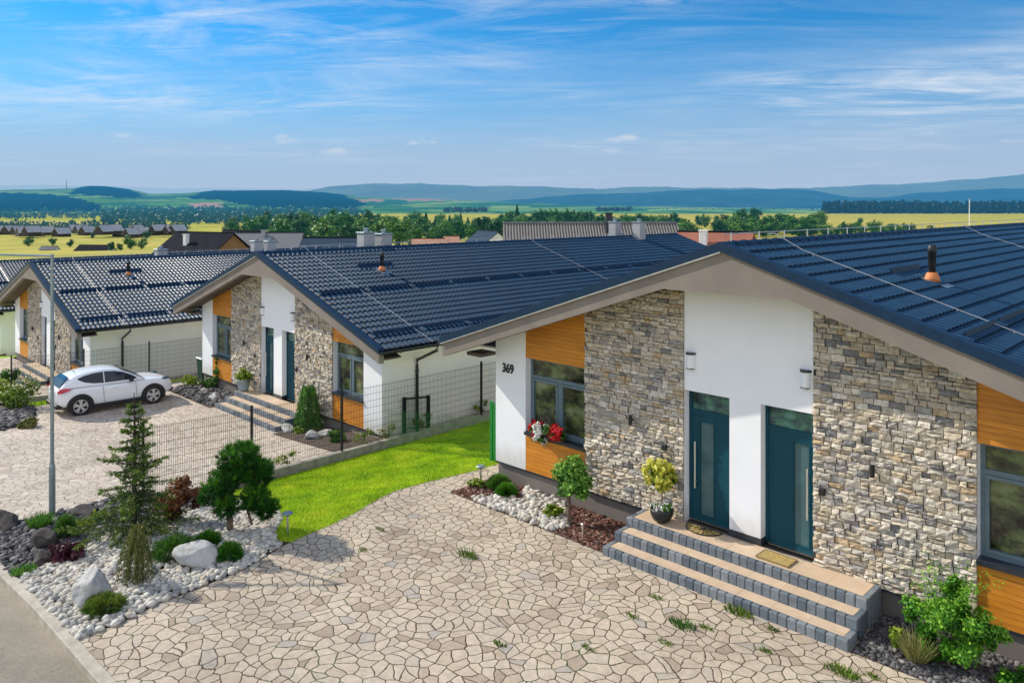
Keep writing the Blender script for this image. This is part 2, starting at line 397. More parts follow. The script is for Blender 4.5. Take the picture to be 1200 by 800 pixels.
def m_turf():
    m, nt, b = new_mat('turf_soil'); v = coord(nt)
    n = noise(nt, v, 14, 6, .7); big = noise(nt, v, .8, 4)
    r = ramp(nt, [(.3, (.12, .24, .006)), (.7, (.40, .56, .012))], n); k = ramp(nt, [(.35, (.8, .85, .8)), (.65, (1.15, 1.08, 1))], big)
    L(nt, mixc(nt, 1, r.outputs[0], k.outputs[0], 'MULTIPLY'), b.inputs['Base Color']); b.inputs['Roughness'].default_value = .95; return m
M['turf'] = m_turf()
M['bark'] = simple('brown_bark', (.16, .105, .07), .9, .35, 14, bmp=.6, bscale=30)
M['bark_dark'] = simple('dark_bark', (.06, .045, .035), .9, .35, 14, bmp=.6, bscale=30)
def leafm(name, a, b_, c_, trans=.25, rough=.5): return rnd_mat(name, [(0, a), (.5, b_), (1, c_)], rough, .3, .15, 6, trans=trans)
M['spruce'] = leafm('spruce_needles', (.022, .055, .010), (.085, .16, .018), (.30, .38, .05), .18)
M['pine'] = leafm('pine_needles', (.008, .05, .008), (.03, .15, .012), (.13, .34, .02), .15)
M['weep'] = leafm('olive_conifer_twigs', (.04, .055, .012), (.12, .14, .03), (.26, .26, .07), .15)
M['shrub'] = leafm('dark_green_leaves', (.016, .06, .012), (.05, .15, .022), (.16, .31, .04))
M['ball'] = leafm('fresh_green_leaves', (.025, .09, .015), (.07, .22, .025), (.24, .44, .06))
M['lime'] = leafm('lime_leaves', (.06, .12, .01), (.18, .28, .02), (.40, .46, .05))
M['barberry'] = leafm('red_brown_leaves', (.05, .015, .01), (.17, .06, .03), (.34, .15, .05))
M['heuchera'] = leafm('maroon_leaves', (.02, .006, .012), (.07, .016, .03), (.14, .045, .05))
M['maple'] = leafm('bright_green_leaves', (.025, .11, .010), (.075, .27, .02), (.28, .52, .04), .3)
M['yflower'] = leafm('pale_yellow_blooms', (.30, .33, .03), (.62, .60, .06), (.84, .79, .25), .2, .7)
M['wflower'] = leafm('white_blooms', (.55, .55, .5), (.8, .8, .76), (.88, .88, .85), .2, .7)
M['rflower'] = leafm('red_blooms', (.30, .004, .01), (.60, .012, .025), (.75, .06, .07), .2, .6)
M['weed'] = leafm('paving_weeds', (.03, .07, .008), (.09, .17, .015), (.24, .33, .04))
M['drygrass'] = leafm('straw_grass', (.12, .14, .03), (.30, .30, .09), (.50, .47, .22))
M['carpaint'] = simple('white_car_paint', (.85, .86, .88), .25, .02, coat=.8)
M['tyre'] = simple('tyre_rubber', (.02, .02, .021), .85)
M['rim'] = simple('alloy_rim', (.70, .71, .72), .3, .05, metal=.8)
M['redlamp'] = simple('red_tail_lamp', (.55, .012, .02), .2, .1, coat=.6)
M['plate'] = simple('number_plate', (.75, .75, .72), .4)
M['coir'] = simple('coir_mat', (.42, .30, .10), .95, .3, 30, bmp=.8, bscale=150)
M['potblack'] = simple('black_bowl_pot', (.015, .018, .02), .45)
M['potgrey'] = simple('grey_blue_pot', (.28, .35, .38), .6)
M['bin'] = simple('dark_green_bin', (.012, .045, .03), .5)
# ------------------------------------------------------------------ world, sun
S = Vector((-.785, -.255, .565)).normalized()
w = bpy.data.worlds.new('World'); sc.world = w; w.use_nodes = True
nt = w.node_tree; bg = nt.nodes['Background']
sky = N(nt, 'ShaderNodeTexSky', sky_type='NISHITA'); sky.sun_disc = False
sky.sun_elevation = math.asin(S.z); sky.sun_rotation = math.atan2(S.x, S.y) % (2*math.pi)
sky.altitude = 600; sky.air_density = 1.0; sky.dust_density = .6; sky.ozone_density = 2.2
tc = N(nt, 'ShaderNodeTexCoord'); sp = N(nt, 'ShaderNodeSeparateXYZ'); L(nt, tc.outputs['Generated'], sp.inputs[0])
zc = math_n(nt, 'ADD', math_n(nt, 'MAXIMUM', sp.outputs['Z'], 0), .06)
u = math_n(nt, 'DIVIDE', sp.outputs['X'], zc); v_ = math_n(nt, 'DIVIDE', sp.outputs['Y'], zc)
cb = N(nt, 'ShaderNodeCombineXYZ'); L(nt, u, cb.inputs[0]); L(nt, v_, cb.inputs[1])
def cloud_layer(rot, scale, loc, ns, lo, hi, detail=7, rough=.6, dist=.4):
    mp = N(nt, 'ShaderNodeMapping'); mp.inputs['Rotation'].default_value = (0, 0, R(rot)); mp.inputs['Scale'].default_value = scale; mp.inputs['Location'].default_value = loc
    L(nt, cb.outputs[0], mp.inputs['Vector'])
    n = N(nt, 'ShaderNodeTexNoise'); n.inputs['Scale'].default_value = ns; n.inputs['Detail'].default_value = detail; n.inputs['Roughness'].default_value = rough; n.inputs['Distortion'].default_value = dist
    L(nt, mp.outputs[0], n.inputs['Vector'])
    return ramp(nt, [(lo, (0, 0, 0)), (hi, (1, 1, 1))], n.outputs['Fac']).outputs[0]
def rot_coords(deg):
    m_ = N(nt, 'ShaderNodeMapping'); m_.inputs['Rotation'].default_value = (0, 0, R(deg)); L(nt, cb.outputs[0], m_.inputs['Vector']); return m_.outputs[0]
def cloud(vec, scale, loc, ns, lo, hi, detail=8, rough=.6, dist=.5):
    mp = N(nt, 'ShaderNodeMapping'); mp.inputs['Scale'].default_value = scale; mp.inputs['Location'].default_value = loc; L(nt, vec, mp.inputs['Vector'])
    n = N(nt, 'ShaderNodeTexNoise'); n.inputs['Scale'].default_value = ns; n.inputs['Detail'].default_value = detail; n.inputs['Roughness'].default_value = rough; n.inputs['Distortion'].default_value = dist
    L(nt, mp.outputs[0], n.inputs['Vector'])
    return ramp(nt, [(lo, (0, 0, 0)), (hi, (1, 1, 1))], n.outputs['Fac']).outputs[0]
ra = rot_coords(-38); rb = rot_coords(-58)
c1 = cloud(ra, (.75, 1.15, 1), (3.1, 1.7, 0), .75, .46, .72, 10, .66, 1.2)
c2 = cloud(rb, (.9, 1.1, 1), (0.4, 5.3, 0), .34, .44, .62, 4, .5, .2)
c3 = cloud(ra, (.40, 1.7, 1), (7.1, 2.2, 0), 1.3, .46, .74, 10, .70, 1.6)
cl = math_n(nt, 'MULTIPLY', math_n(nt, 'ADD', math_n(nt, 'MULTIPLY', c1, .85), math_n(nt, 'MULTIPLY', c3, .7)), math_n(nt, 'ADD', math_n(nt, 'MULTIPLY', c2, 1.0), .18), clamp=True)
lowf = ramp(nt, [(.02, (.05, .05, .05)), (.07, (.30, .30, .30)), (.14, (1, 1, 1))], sp.outputs['Z'])
cl = math_n(nt, 'MULTIPLY', cl, lowf.outputs[0])
tint = mixc(nt, 1.0, sky.outputs[0], (.10, .60, .92), 'MULTIPLY')
hz = ramp(nt, [(0, (1, 1, 1)), (.07, (.86, .86, .86)), (.13, (.42, .42, .42)), (.22, (.03, .03, .03)), (.4, (0, 0, 0))], sp.outputs['Z'])
skyc = mixc(nt, hz.outputs[0], tint, (2.75, 3.5, 4.75))
skyc = mixc(nt, math_n(nt, 'MULTIPLY', cl, .88), skyc, (5.2, 5.6, 6.1))
# low puffs of fair-weather cumulus
mpp = N(nt, 'ShaderNodeMapping'); mpp.inputs['Scale'].default_value = (9, 9, 30); L(nt, tc.outputs['Generated'], mpp.inputs['Vector'])
pn = N(nt, 'ShaderNodeTexNoise'); pn.inputs['Scale'].default_value = 1.2; pn.inputs['Detail'].default_value = 5; L(nt, mpp.outputs[0], pn.inputs['Vector'])
pf = ramp(nt, [(.60, (0, 0, 0)), (.68, (1, 1, 1))], pn.outputs['Fac'])
pm = ramp(nt, [(.062, (0, 0, 0)), (.076, (1, 1, 1)), (.092, (1, 1, 1)), (.106, (0, 0, 0))], sp.outputs['Z'])
skyc = mixc(nt, math_n(nt, 'MULTIPLY', math_n(nt, 'MULTIPLY', pf.outputs[0], pm.outputs[0]), .6), skyc, (4.6, 5.0, 5.5))
# unseen bright cloud bank added over the street side as fill for walls and ground
dt = N(nt, 'ShaderNodeVectorMath', operation='DOT_PRODUCT'); L(nt, tc.outputs['Generated'], dt.inputs[0]); dt.inputs[1].default_value = (.62, -.78, .05)
bk = ramp(nt, [(-.0, (0, 0, 0)), (.30, (1, 1, 1))], dt.outputs['Value'])
bn = N(nt, 'ShaderNodeTexNoise'); bn.inputs['Scale'].default_value = 3; bn.inputs['Detail'].default_value = 6; L(nt, tc.outputs['Generated'], bn.inputs['Vector'])
bf = ramp(nt, [(.3, (.55, .55, .55)), (.6, (1, 1, 1))], bn.outputs['Fac'])
skyc = mixc(nt, math_n(nt, 'MULTIPLY', bk.outputs[0], bf.outputs[0]), skyc, (6.2, 6.7, 7.9))
L(nt, skyc, bg.inputs['Color']); bg.inputs['Strength'].default_value = .15
sl = bpy.data.lights.new('sun', 'SUN'); sl.energy = 5.0; sl.angle = R(.53); sl.color = (1, .925, .80)
so = bpy.data.objects.new('sun', sl); col.objects.link(so); so.rotation_euler = S.to_track_quat('Z', 'Y').to_euler(); so.location = (-30, -10, 40)
sc.view_settings.view_transform = 'Standard'; sc.view_settings.look = 'None'; sc.view_settings.exposure = 0
# ------------------------------------------------------------------ the house
SL = .335; AX = 6.55; X0, X1 = -1.04, 14.14; YF, YB = -.8, 27.0
def zr(x): return 5.85-SL*abs(x-AX)
def wall_top(x): return zr(x)-.24
def cap_poly(x0, x1, z0):
    p = [(x0, z0), (x1, z0), (x1, wall_top(x1))]
    if x0 < AX < x1: p.append((AX, wall_top(AX)))
    return p+[(x0, wall_top(x0))]
def stone_panel(x0, x1, z0, seed):
    rg = random.Random(seed); mb = MB()
    mb.prism_xz(cap_poly(x0, x1, z0), -.012, -.002, 0.0)
    z = z0+.004
    while z < 5.6:
        h = rg.choice((.06, .075, .085, .095, .105, .125)); x = x0-rg.uniform(0, .2)
        while x < x1:
            l = rg.uniform(.10, .28) if h < .10 else rg.uniform(.12, .26)
            a = max(x, x0); b = min(x+l, x1)
            if x1-b < .07: b = x1
            x = b if b == x1 else x+l
            if b-a < .05: continue
            parts = [(z, h)]
            if h > .115 and rg.random() < .3: parts = [(z, h*.45), (z+h*.45, h*.55)]
            for zz, hh in parts:
                top = min(wall_top(a), wall_top(b))-.005
                if zz+.03 > top: continue
                t = min(zz+hh, top); gp = .006
                A, B, C_, D = a+gp, b-gp, zz+gp*.7, t-gp*.7
                if a == x0: A = a+.001
                if b == x1: B = b-.001
                nx = max(2, int((B-A)/.07)+1); nz = 3
                base = rg.uniform(.022, .068); tx, tz = rg.uniform(-.016, .016), rg.uniform(-.014, .014)
                vs = []
                for j in range(nz+1):
                    for i in range(nx+1):
                        fx, fz = i/nx, j/nz; edge = i in (0, nx) or j in (0, nz)
                        dep = base+tx*(fx-.5)*2+tz*(fz-.5)*2+rg.uniform(-.011, .011)-(.014 if edge else 0)
                        jx = 0 if i in (0, nx) else rg.uniform(-.012, .012)
                        jz = rg.uniform(-.004, .004)
                        vs.append((A+(B-A)*fx+jx, -max(dep, .014), C_+(D-C_)*fz+jz))
                n0 = len(vs); fs = []
                W1 = nx+1
                for j in range(nz):
                    for i in range(nx): fs.append((j*W1+i, j*W1+i+1, (j+1)*W1+i+1, (j+1)*W1+i))
                ring = [i for i in range(W1)]+[j*W1+nx for j in range(1, nz+1)]+[nz*W1+i for i in range(nx-1, -1, -1)]+[j*W1 for j in range(nz-1, 0, -1)]
                for i in ring: vs.append((vs[i][0], -.008, vs[i][2]))
                k = len(ring)
                for q in range(k): fs.append((ring[(q+1) % k], ring[q], n0+q, n0+(q+1) % k))
                mb.add(vs, fs, rg.uniform(.05, 1))
        z += h
    return mb
def roof_slope(side):
    Ls = (X1-AX)/math.cos(math.atan(SL)); th = math.atan(SL)
    rows = 22; pitch = Ls/rows; wav = .2; nw = int((YB-YF)/wav); sub = 6
    ny = nw*sub+1; ys = np.linspace(YF, YB, ny); ph = np.arange(ny)/sub
    wv = np.abs(np.sin(np.pi*ph))**.75*.055
    us, hh = [], []
    for r in range(rows):
        for f_, e in ((0.0, -.010), (.5, .010), (1.035, .028)):
            us.append((r+f_)*pitch); hh.append(e)
    us.append(Ls+.03); hh.append(-.01)
    us = np.array(us); hh = np.array(hh)
    U, Yg = np.meshgrid(us, ys, indexing='ij')
    hgt = hh[:, None]+wv[None, :]+.03
    sgn = 1 if side > 0 else -1
    X = AX+sgn*(U*math.cos(th)+hgt*math.sin(th)); Z = 5.87-U*math.sin(th)+hgt*math.cos(th)
    V = np.stack([X, Yg, Z], -1).reshape(-1, 3)
    nu = len(us); I = np.arange(nu*ny).reshape(nu, ny)
    F = np.stack([I[:-1, :-1], I[1:, :-1], I[1:, 1:], I[:-1, 1:]], -1).reshape(-1, 4)
    if sgn < 0: F = F[:, ::-1]
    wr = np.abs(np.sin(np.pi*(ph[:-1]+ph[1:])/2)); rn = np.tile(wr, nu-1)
    return V, F, rn
def on_roof(x, off=.05): return zr(x)+.05+off
def wall_spot(mb, x, z, r=.04):
    mb.lathe([(r*.9, -.10), (r, -.09), (r, .09), (r*.9, .10)], 12, (x, -.13, z)); mb.box(x-.02, x+.02, -.13, -.05, z-.02, z+.02)
def make_window(x0, x1, parent):
    y = .2; z0, z1 = 1.37, 3.09; f = .065
    m = MB()
    m.box(x0, x0+f, y-.02, y+.08, z0, z1); m.box(x1-f, x1, y-.02, y+.08, z0, z1)
    m.box(x0+f, x1-f, y-.02, y+.08, z0, z0+f); m.box(x0+f, x1-f, y-.02, y+.08, z1-f, z1)
    m.box(x0+f, x1-f, y-.022, y+.08, 2.60, 2.68)
    xm = (x0+x1)/2; m.box(xm-.045, xm+.045, y-.025, y+.08, z0+f, 2.60)
    for a, b in ((x0+f, xm-.045), (xm+.045, x1-f)):     # opening sashes
        s = .055
        m.box(a+.004, a+s, y-.04, y+.06, z0+f+.004, 2.596); m.box(b-s, b-.004, y-.04, y+.06, z0+f+.004, 2.596)
        m.box(a+s, b-s, y-.04, y+.06, z0+f+.004, z0+f+s); m.box(a+s, b-s, y-.04, y+.06, 2.596-s, 2.596)
    win = m.build('window', M['frame'], parent)
    for a, b, c, d in ((x0+f, x1-f, 2.68, z1-f), (x0+f+.05, xm-.09, z0+f+.05, 2.55), (xm+.09, x1-f-.05, z0+f+.05, 2.55)):
        MB().box(a, b, y+.02, y+.03, c, d).build('pane', M['glass'], win)
    MB().prism_xz([(x0, 1.30), (x1, 1.30), (x1, 1.37), (x0, 1.37)], -.06, .19).build('sill', M['dark'], win)
    return win
def make_door(x0, x1, gx0, gx1, hx, parent):
    y = .2; z0, zt, z1 = .515, 2.63, 3.05; f = .06
    m = MB()
    m.box(x0, x0+f, y-.02, y+.08, z0, z1); m.box(x1-f, x1, y-.02, y+.08, z0, z1); m.box(x0+f, x1-f, y-.02, y+.08, z1-f, z1)
    m.box(x0+f, x1-f, y-.021, y+.08, zt-.05, zt+.03)
    m.box(x0+f+.004, gx0-.03, y-.01, y+.05, z0+.01, zt-.053); m.box(gx1+.03, x1-f-.004, y-.01, y+.05, z0+.01, zt-.053)
    m.box(gx0-.03, gx1+.03, y-.01, y+.05, z0+.01, z0+.12); m.box(gx0-.03, gx1+.03, y-.01, y+.05, zt-.2, zt-.053)
    for a in (gx0-.03, gx1+.005): m.box(a, a+.025, y-.02, y+.05, z0+.12, zt-.2)
    d = m.build('door', M['door'], parent)
    MB().box(gx0-.004, gx1+.004, y+.012, y+.02, z0+.12, zt-.2).build('glass_panel', M['dglass'], d)
    MB().box(x0+f, x1-f, y+.015, y+.025, zt+.03, z1-f).build('transom_pane', M['tglass'], d)
    h = MB(); h.tube([(hx, y-.09, 1.15), (hx, y-.09, 2.05)], .017, 10)
    for z in (1.27, 1.93): h.tube([(hx, y-.09, z), (hx, y-.01, z)], .01, 8)
    h.build('handle', M['steel'], d)
    MB().box(x0+f+.01, x1-f-.01, .13, .2, z0-.002, z0+.022).build('threshold', M['steel'], d)
    return d
def make_house(label):
    h = thing('semi_detached_house', (0, 0, 0), label, 'house', 'matching semi-detached houses along the street')
    wl = MB()
    for a, b in ((0, 1.0), (12.1, 13.1)): wl.prism_xz(cap_poly(a, b, .46), 0, .34)
    for a, b in ((2.8, 5.27), (7.83, 10.3)): wl.prism_xz(cap_poly(a, b, .46), .001, .34)
    wl.prism_xz(cap_poly(5.27, 7.83, 3.05), .0, .34); wl.box(6.24, 6.86, 0, .34, .62, 3.05)
    for a, b in ((1.0, 2.8), (10.3, 12.1)):
        wl.prism_xz(cap_poly(a, b, 3.09), .06, .339); wl.box(a, b, .06, .339, .46, 1.30)
    wl.box(1.0, 12.1, .42, .5, .46, 3.6)                       # inner leaf behind the openings
    wl.build('wall', M['white'], h)
    sw = MB()
    sw.box(0, .3, .341, 26.2, -.1, 3.40); sw.box(12.8, 13.1, .341, 26.2, -.1, 3.40); sw.prism_xz(cap_poly(.3, 12.8, -.1), 26.0, 26.2)
    sw.build('side_wall', M['cream'], h)
    for a, b in ((2.8, 5.27), (7.83, 10.3)): stone_panel(a, b, .46, int(a*10)).build('stone_cladding', M['stone'], h)
    for a, b in ((1.0, 2.8), (10.3, 12.1)):
        MB().prism_xz(cap_poly(a, b, 3.09), .004, .059).build('wood_panel', M['wood'], h)
        MB().box(a, b, .004, .059, .46, 1.299).build('wood_panel', M['wood'], h)
        make_window(a, b, h)
    make_door(5.27, 6.24, 5.52, 5.80, 5.44, h)
    make_door(6.86, 7.83, 7.40, 7.66, 7.66, h)
    p = MB(); p.box(.05, 13.05, .05, 26, -1.2, .43); p.build('plinth', M['plinth'], h)
    d = MB(); d.box(.02, 2.8, -.01, .049, .425, .458); d.box(2.8, 5.1, -.03, .049, .425, .458); d.box(8.0, 10.3, -.03, .049, .425, .458); d.box(10.3, 13.08, -.01, .049, .425, .458)
    d.box(13.05, 13.115, .05, 26, -.14, -.102); d.box(-.015, .05, .05, 26, -.14, -.102)
    d.box(6.225, 6.875, -.015, .34, .505, .618); d.build('base_trim', M['dark'], h)
    # fascia, soffit
    zb = lambda x: min(5.08, zr(x)-.36)
    xa = AX-(5.85-.36-5.08)/SL; xb = AX+(5.85-.36-5.08)/SL
    fa = MB()
    top = lambda x: zr(x)-.03
    fa.prism_xz([(X0+.03, zb(X0+.03)), (xa, 5.08), (AX, 5.08), (AX, top(AX)), (X0+.03, top(X0+.03))], -.84, -.66)
    fa.prism_xz([(AX, 5.08), (xb, 5.08), (X1-.03, zb(X1-.03)), (X1-.03, top(X1-.03)), (AX, top(AX))], -.84, -.66)
    fa.build('fascia', M['fascia'], h)
    so_ = MB()
    for s in (-1, 1):
        xs = [AX, AX+s*(AX-X0-.05)]
        q = [(xs[0], zr(xs[0])-.29), (xs[1], zr(xs[1])-.29), (xs[1], zr(xs[1])-.245), (xs[0], zr(xs[0])-.245)]
        so_.prism_xz(q if s > 0 else q[::-1], -.659, -.0025)
    so_.box(-.5, -.002, -.5, -.003, 3.02, 3.10)
    so_.build('soffit', M['soffit'], h)
    ev = MB()
    for a, b in ((X0+.02, -.002), (13.102, X1-.02)): ev.box(a, b, 0, 26.5, 3.16, 3.2)
    ev.build('eaves_board', M['cream'], h)
    # roof
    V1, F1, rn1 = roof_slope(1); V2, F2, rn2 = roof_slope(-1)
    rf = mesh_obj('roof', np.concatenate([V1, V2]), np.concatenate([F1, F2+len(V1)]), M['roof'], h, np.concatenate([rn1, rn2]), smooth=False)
    for s in (-1, 1):
        xs = [AX, AX+s*(AX-X0+.02)]
        for y0, y1 in ((-.90, -.70), (26.9, 27.04)):
            ve = MB(); q = [(xs[0], zr(xs[0])-.02), (xs[1], zr(xs[1])-.02), (xs[1], zr(xs[1])+.14), (xs[0], zr(xs[0])+.14)]
            ve.prism_xz(q if s > 0 else q[::-1], y0, y1); ve.build('verge_trim', M['navy'], rf)
    dr = MB()
    xs = [AX, X0]
    dr.prism_xz([(xs[0], zr(xs[0])-.05), (xs[1], zr(xs[1])-.05), (xs[1], zr(xs[1])-.022), (xs[0], zr(xs[0])-.022)][::-1], -.895, -.842)
    dr.build('drip_edge', M['wire'], rf)
    rc = MB(); y = YF-.05
    while y < YB:
        e = min(y+.42, YB+.03); n = 8
        for (ya, yb, rr) in ((y, e-.04, .11), (e-.045, e+.01, .125)):
            vs = []
            for yy in (ya, yb):
                for k in range(n+1):
                    t = math.pi*k/n; vs.append((AX+rr*1.15*math.cos(t), yy, 5.90+rr*math.sin(t)*.9))
            fs = [(k+1, k, n+1+k, n+2+k) for k in range(n)]+[tuple(range(n, -1, -1))[::-1]]
            rc.add(vs, fs)
        y = e
    rc.build('ridge_cap', M['navy'], rf)
    th = math.atan(SL)
    def guard(x, y0, ln, parent):
        s = 1 if x > AX else -1
        m = MB(); z = on_roof(x, .0)
        q = [(x+s*.0, z-.02), (x+s*.14, z-.06), (x+s*.12, z+.10), (x+s*.10, z+.11)]
        m.prism_xz(q if s > 0 else q[::-1], y0, y0+ln)
        return m.build('snow_guard', M['navy'], parent)
    for xg in (10.15, 13.15, AX*2-10.15):
        y = -.45; k = 0
        while y < 26.4: guard(xg, y, 1.75, rf); y += 1.95
    guard(8.2, 2.35, 1.6, rf)
    for s, gx in ((-1, X0-.02), (1, X1+.02)):
        gm = MB(); n = 8; vs = []
        for yy in (YF-.05, YB):
            for k in range(n+1):
                t = math.pi+math.pi*k/n; vs.append((gx+s*.05+.085*math.cos(t), yy, zr(X1)+.02+.10*math.sin(t)))
            vs.append((gx+s*.05+.07, yy, zr(X1)+.02)); vs.append((gx+s*.05-.07, yy, zr(X1)+.02))
        K = n+3; fs = [(k, (k+1) % K, K+(k+1) % K, K+k) for k in range(K)]+[tuple(range(K))[::-1], tuple(range(K, 2*K))]
        gm.add(vs, fs); gm.build('gutter', M['dark'], rf)
        wx = 13.1+.06 if s > 0 else -.06
        y = 1.35
        dp = MB(); dp.tube([(gx+s*.04, y, zr(X1)-.05), (gx+s*.0, y, zr(X1)-.22), (wx, y, zr(X1)-.66), (wx, y, zr(X1)-.85), (wx, y, -.5)], .05, 10)
        for z in (.4, 1.5, 2.3): dp.tube([(wx, y, z-.03), (wx, y, z+.03)], .062, 10)
        dp.build('downpipe', M['dark'], h)
    vp = MB(); x, y = 8.8, 3.1; z = on_roof(x)
    vp.lathe([(.062, .12), (.062, .32), (.072, .34), (.072, .54), (.082, .55), (.082, .62), (.07, .69), (.05, .71)], 16, (x, y, z-.02))
    vo = vp.build('vent_pipe', M['black'], rf, True)
    MB().lathe([(.15, .0), (.13, .07), (.10, .15), (.08, .17)], 16, (x, y, z-.01)).build('collar', M['terracotta'], vo, True)
    fl = MB(); fl.add([(x-.28, y-.25, on_roof(x-.28, .062)), (x+.33, y-.25, on_roof(x+.33, .062)), (x+.33, y+.25, on_roof(x+.33, .062)), (x-.28, y+.25, on_roof(x-.28, .062))], [(0, 1, 2, 3)]); fl.build('flashing', M['zinc'], vo)
    for y in (1.1, 13.6):
        m = MB(); m.tube([(AX-.1, y, 6.08), (AX+.05, y, 6.10), (AX+.6, y, on_roof(AX+.6, .10)), (X1-.1, y, on_roof(X1-.1, .09)), (X1+.12, y, zr(X1)+.1)], .008, 6)
        for k in range(9):
            xx = AX+.8+k*.8; m.tube([(xx, y, on_roof(xx, 0)), (xx, y, on_roof(xx, .1))], .008, 5)
        m.build('lightning_wire', M['wire'], rf)
    m = MB(); m.tube([(AX, YF, 6.13), (AX, YB, 6.13)], .009, 6)
    for k in range(26): m.tube([(AX, YF+.3+k*1.06, 5.98), (AX, YF+.3+k*1.06, 6.15)], .012, 5)
    m.build('ridge_wire', M['wire'], rf)
    # wall lights
    for x in (5.43, 7.70):
        m = MB(); n = 12; vs = []
        for z in (3.50, 3.76):
            for k in range(n+1): t = math.pi*k/n; vs.append((x+.085*math.cos(t), -.005-.10*math.sin(t), z))
        K = n+1; m.add(vs, [(k+1, k, K+k, K+k+1) for k in range(n)]+[tuple(range(K)), tuple(range(K, 2*K))[::-1], (0, n, 2*n+1, K)][:3])
        lo = m.build('wall_lantern', M['lampwhite'], h)
        c = MB(); vs = []
        for z in (3.762, 3.80):
            for k in range(n+1): t = math.pi*k/n; vs.append((x+.10*math.cos(t), -.003-.12*math.sin(t), z))
        c.add(vs, [(k+1, k, K+k, K+k+1) for k in range(n)]+[tuple(range(K)), tuple(range(K, 2*K))[::-1]]); 
        c.box(x-.07, x+.07, -.09, -.003, 3.482, 3.498)
        c.build('lamp_cap', M['dark'], lo)
    for x, z in ((4.08, 2.25), (8.84, 2.35)):
        m = MB(); wall_spot(m, x, z); m.build('wall_spotlight', M['black'], h)
    for x, z in ((4.86, 1.85), (8.0, 1.78)):
        MB().bbox(x-.05, x+.05, -.10, -.03, z-.06, z+.06, .01).build('doorbell_box', M['black'], h)
    return h
house = make_house('nearest stone-fronted house with black number 369 on its white pier')
h2 = copy_tree(house); h2.location = (-19.5, 1.25, -1.0); h2['label'] = 'middle stone-fronted house beside the paved yard with the white car'
h3 = copy_tree(house); h3.location = (-37.6, -1.7, -2.1); h3['label'] = 'third stone-fronted house, partly hidden behind the lamp post and white car'
h4 = copy_tree(house); h4.location = (-56.6, -1.2, -3.1); h4['label'] = 'farthest stone-fronted house, cut off by the left picture edge'
# chimneys differ from house to house
def chimney(h, cx, cy, hh):
    rf = [c for c in h.children if c.name.split('.')[0] == 'roof'][0]
    c = MB(); c.bbox(cx-.26, cx+.26, cy-.28, cy+.28, 5.0, hh, .015)
    ch = c.build('chimney', M['chimney'], rf)
    MB().bbox(cx-.30, cx+.30, cy-.32, cy+.32, hh, hh+.06, .01).build('chimney_cap', M['zinc'], ch)
    MB().lathe([(.10, 0), (.10, .10), (.13, .11), (.13, .16), (.05, .18)], 12, (cx, cy, hh+.06)).build('flue', M['zinc'], ch)
for h_, cs in ((h2, ((5.65, 4.55, 6.5), (5.65, 5.45, 6.42), (6.95, 22.5, 6.72), (5.6, 22.0, 6.72))), (h3, ((5.65, 11.8, 6.55), (5.65, 12.7, 6.5), (5.65, 5.95, 6.25)))):
    for c_ in cs: chimney(h_, *c_)
# house number
cu = bpy.data.curves.new('num', 'FONT'); cu.body = '369'; cu.size = .30; cu.extrude = .012; cu.offset = .006; cu.space_character = 1.0
to = bpy.data.objects.new('num', cu); col.objects.link(to); bpy.context.view_layer.update()
me = bpy.data.meshes.new_from_object(to.evaluated_get(bpy.context.evaluated_depsgraph_get())); bpy.data.objects.remove(to)
me.materials.clear(); me.materials.append(M['black'])
no = bpy.data.objects.new('house_number', me); col.objects.link(no); no.parent = house
no.location = (.235, -.014, 2.65); no.rotation_euler = (R(90), 0, 0); no.scale = (.86, 1, 1)
# ------------------------------------------------------------------ entrance steps
def make_steps(label, grp):
    t = thing('entrance_steps', (6.65, -.75, 0), label, 'steps', grp)
    t.location = (0, 0, 0)
    rg = random.Random(3)
    xl, xr = 4.36, 8.95
    lv = [(-1.42, .165), (-1.04, .335), (-.66, .50)]
    bd = .11
    for i, (y, z) in enumerate(lv):
        yb = lv[i+1][0] if i < 2 else -.012
        MB().box(xl+.105, xr-.105, y+bd+.003, yb+.02 if i < 2 else yb, z-.16, z-.008).build('tread', M['tile'], t)
        m = MB(); x = xl
        while x < xr-.02:
            l = .152; e = min(x+l, xr)
            if xr-e < .06: e = xr
            m.bbox(x+.003, e-.003, y+rg.uniform(-.003, .003), y+bd, -.25 if i == 0 else lv[i-1][1]-.02, z, .014, rg.random()); x = e
        # side returns
        for a, b in ((xl, xl+.1), (xr-.1, xr)):
            yy = y+bd+.003
            while yy < yb-.02:
                e = min(yy+.15, yb-.003); m.bbox(a, b, yy, e-.004, -.25, z-.001, .012, rg.random()); yy = e
        m.build('edging_blocks', M['block'], t)
    return t
st1 = make_steps('grey-edged beige steps below the two teal doors of house 369', 'entrance steps')
st2 = copy_tree(st1); st2.location = (-19.5, 1.25, -1.0); st2['label'] = 'grey-edged steps at the middle house, beside a grey flower pot'
st3 = copy_tree(st1); st3.location = (-37.6, -1.7, -2.1); st3['label'] = 'far left entrance steps behind the rear of the white car'
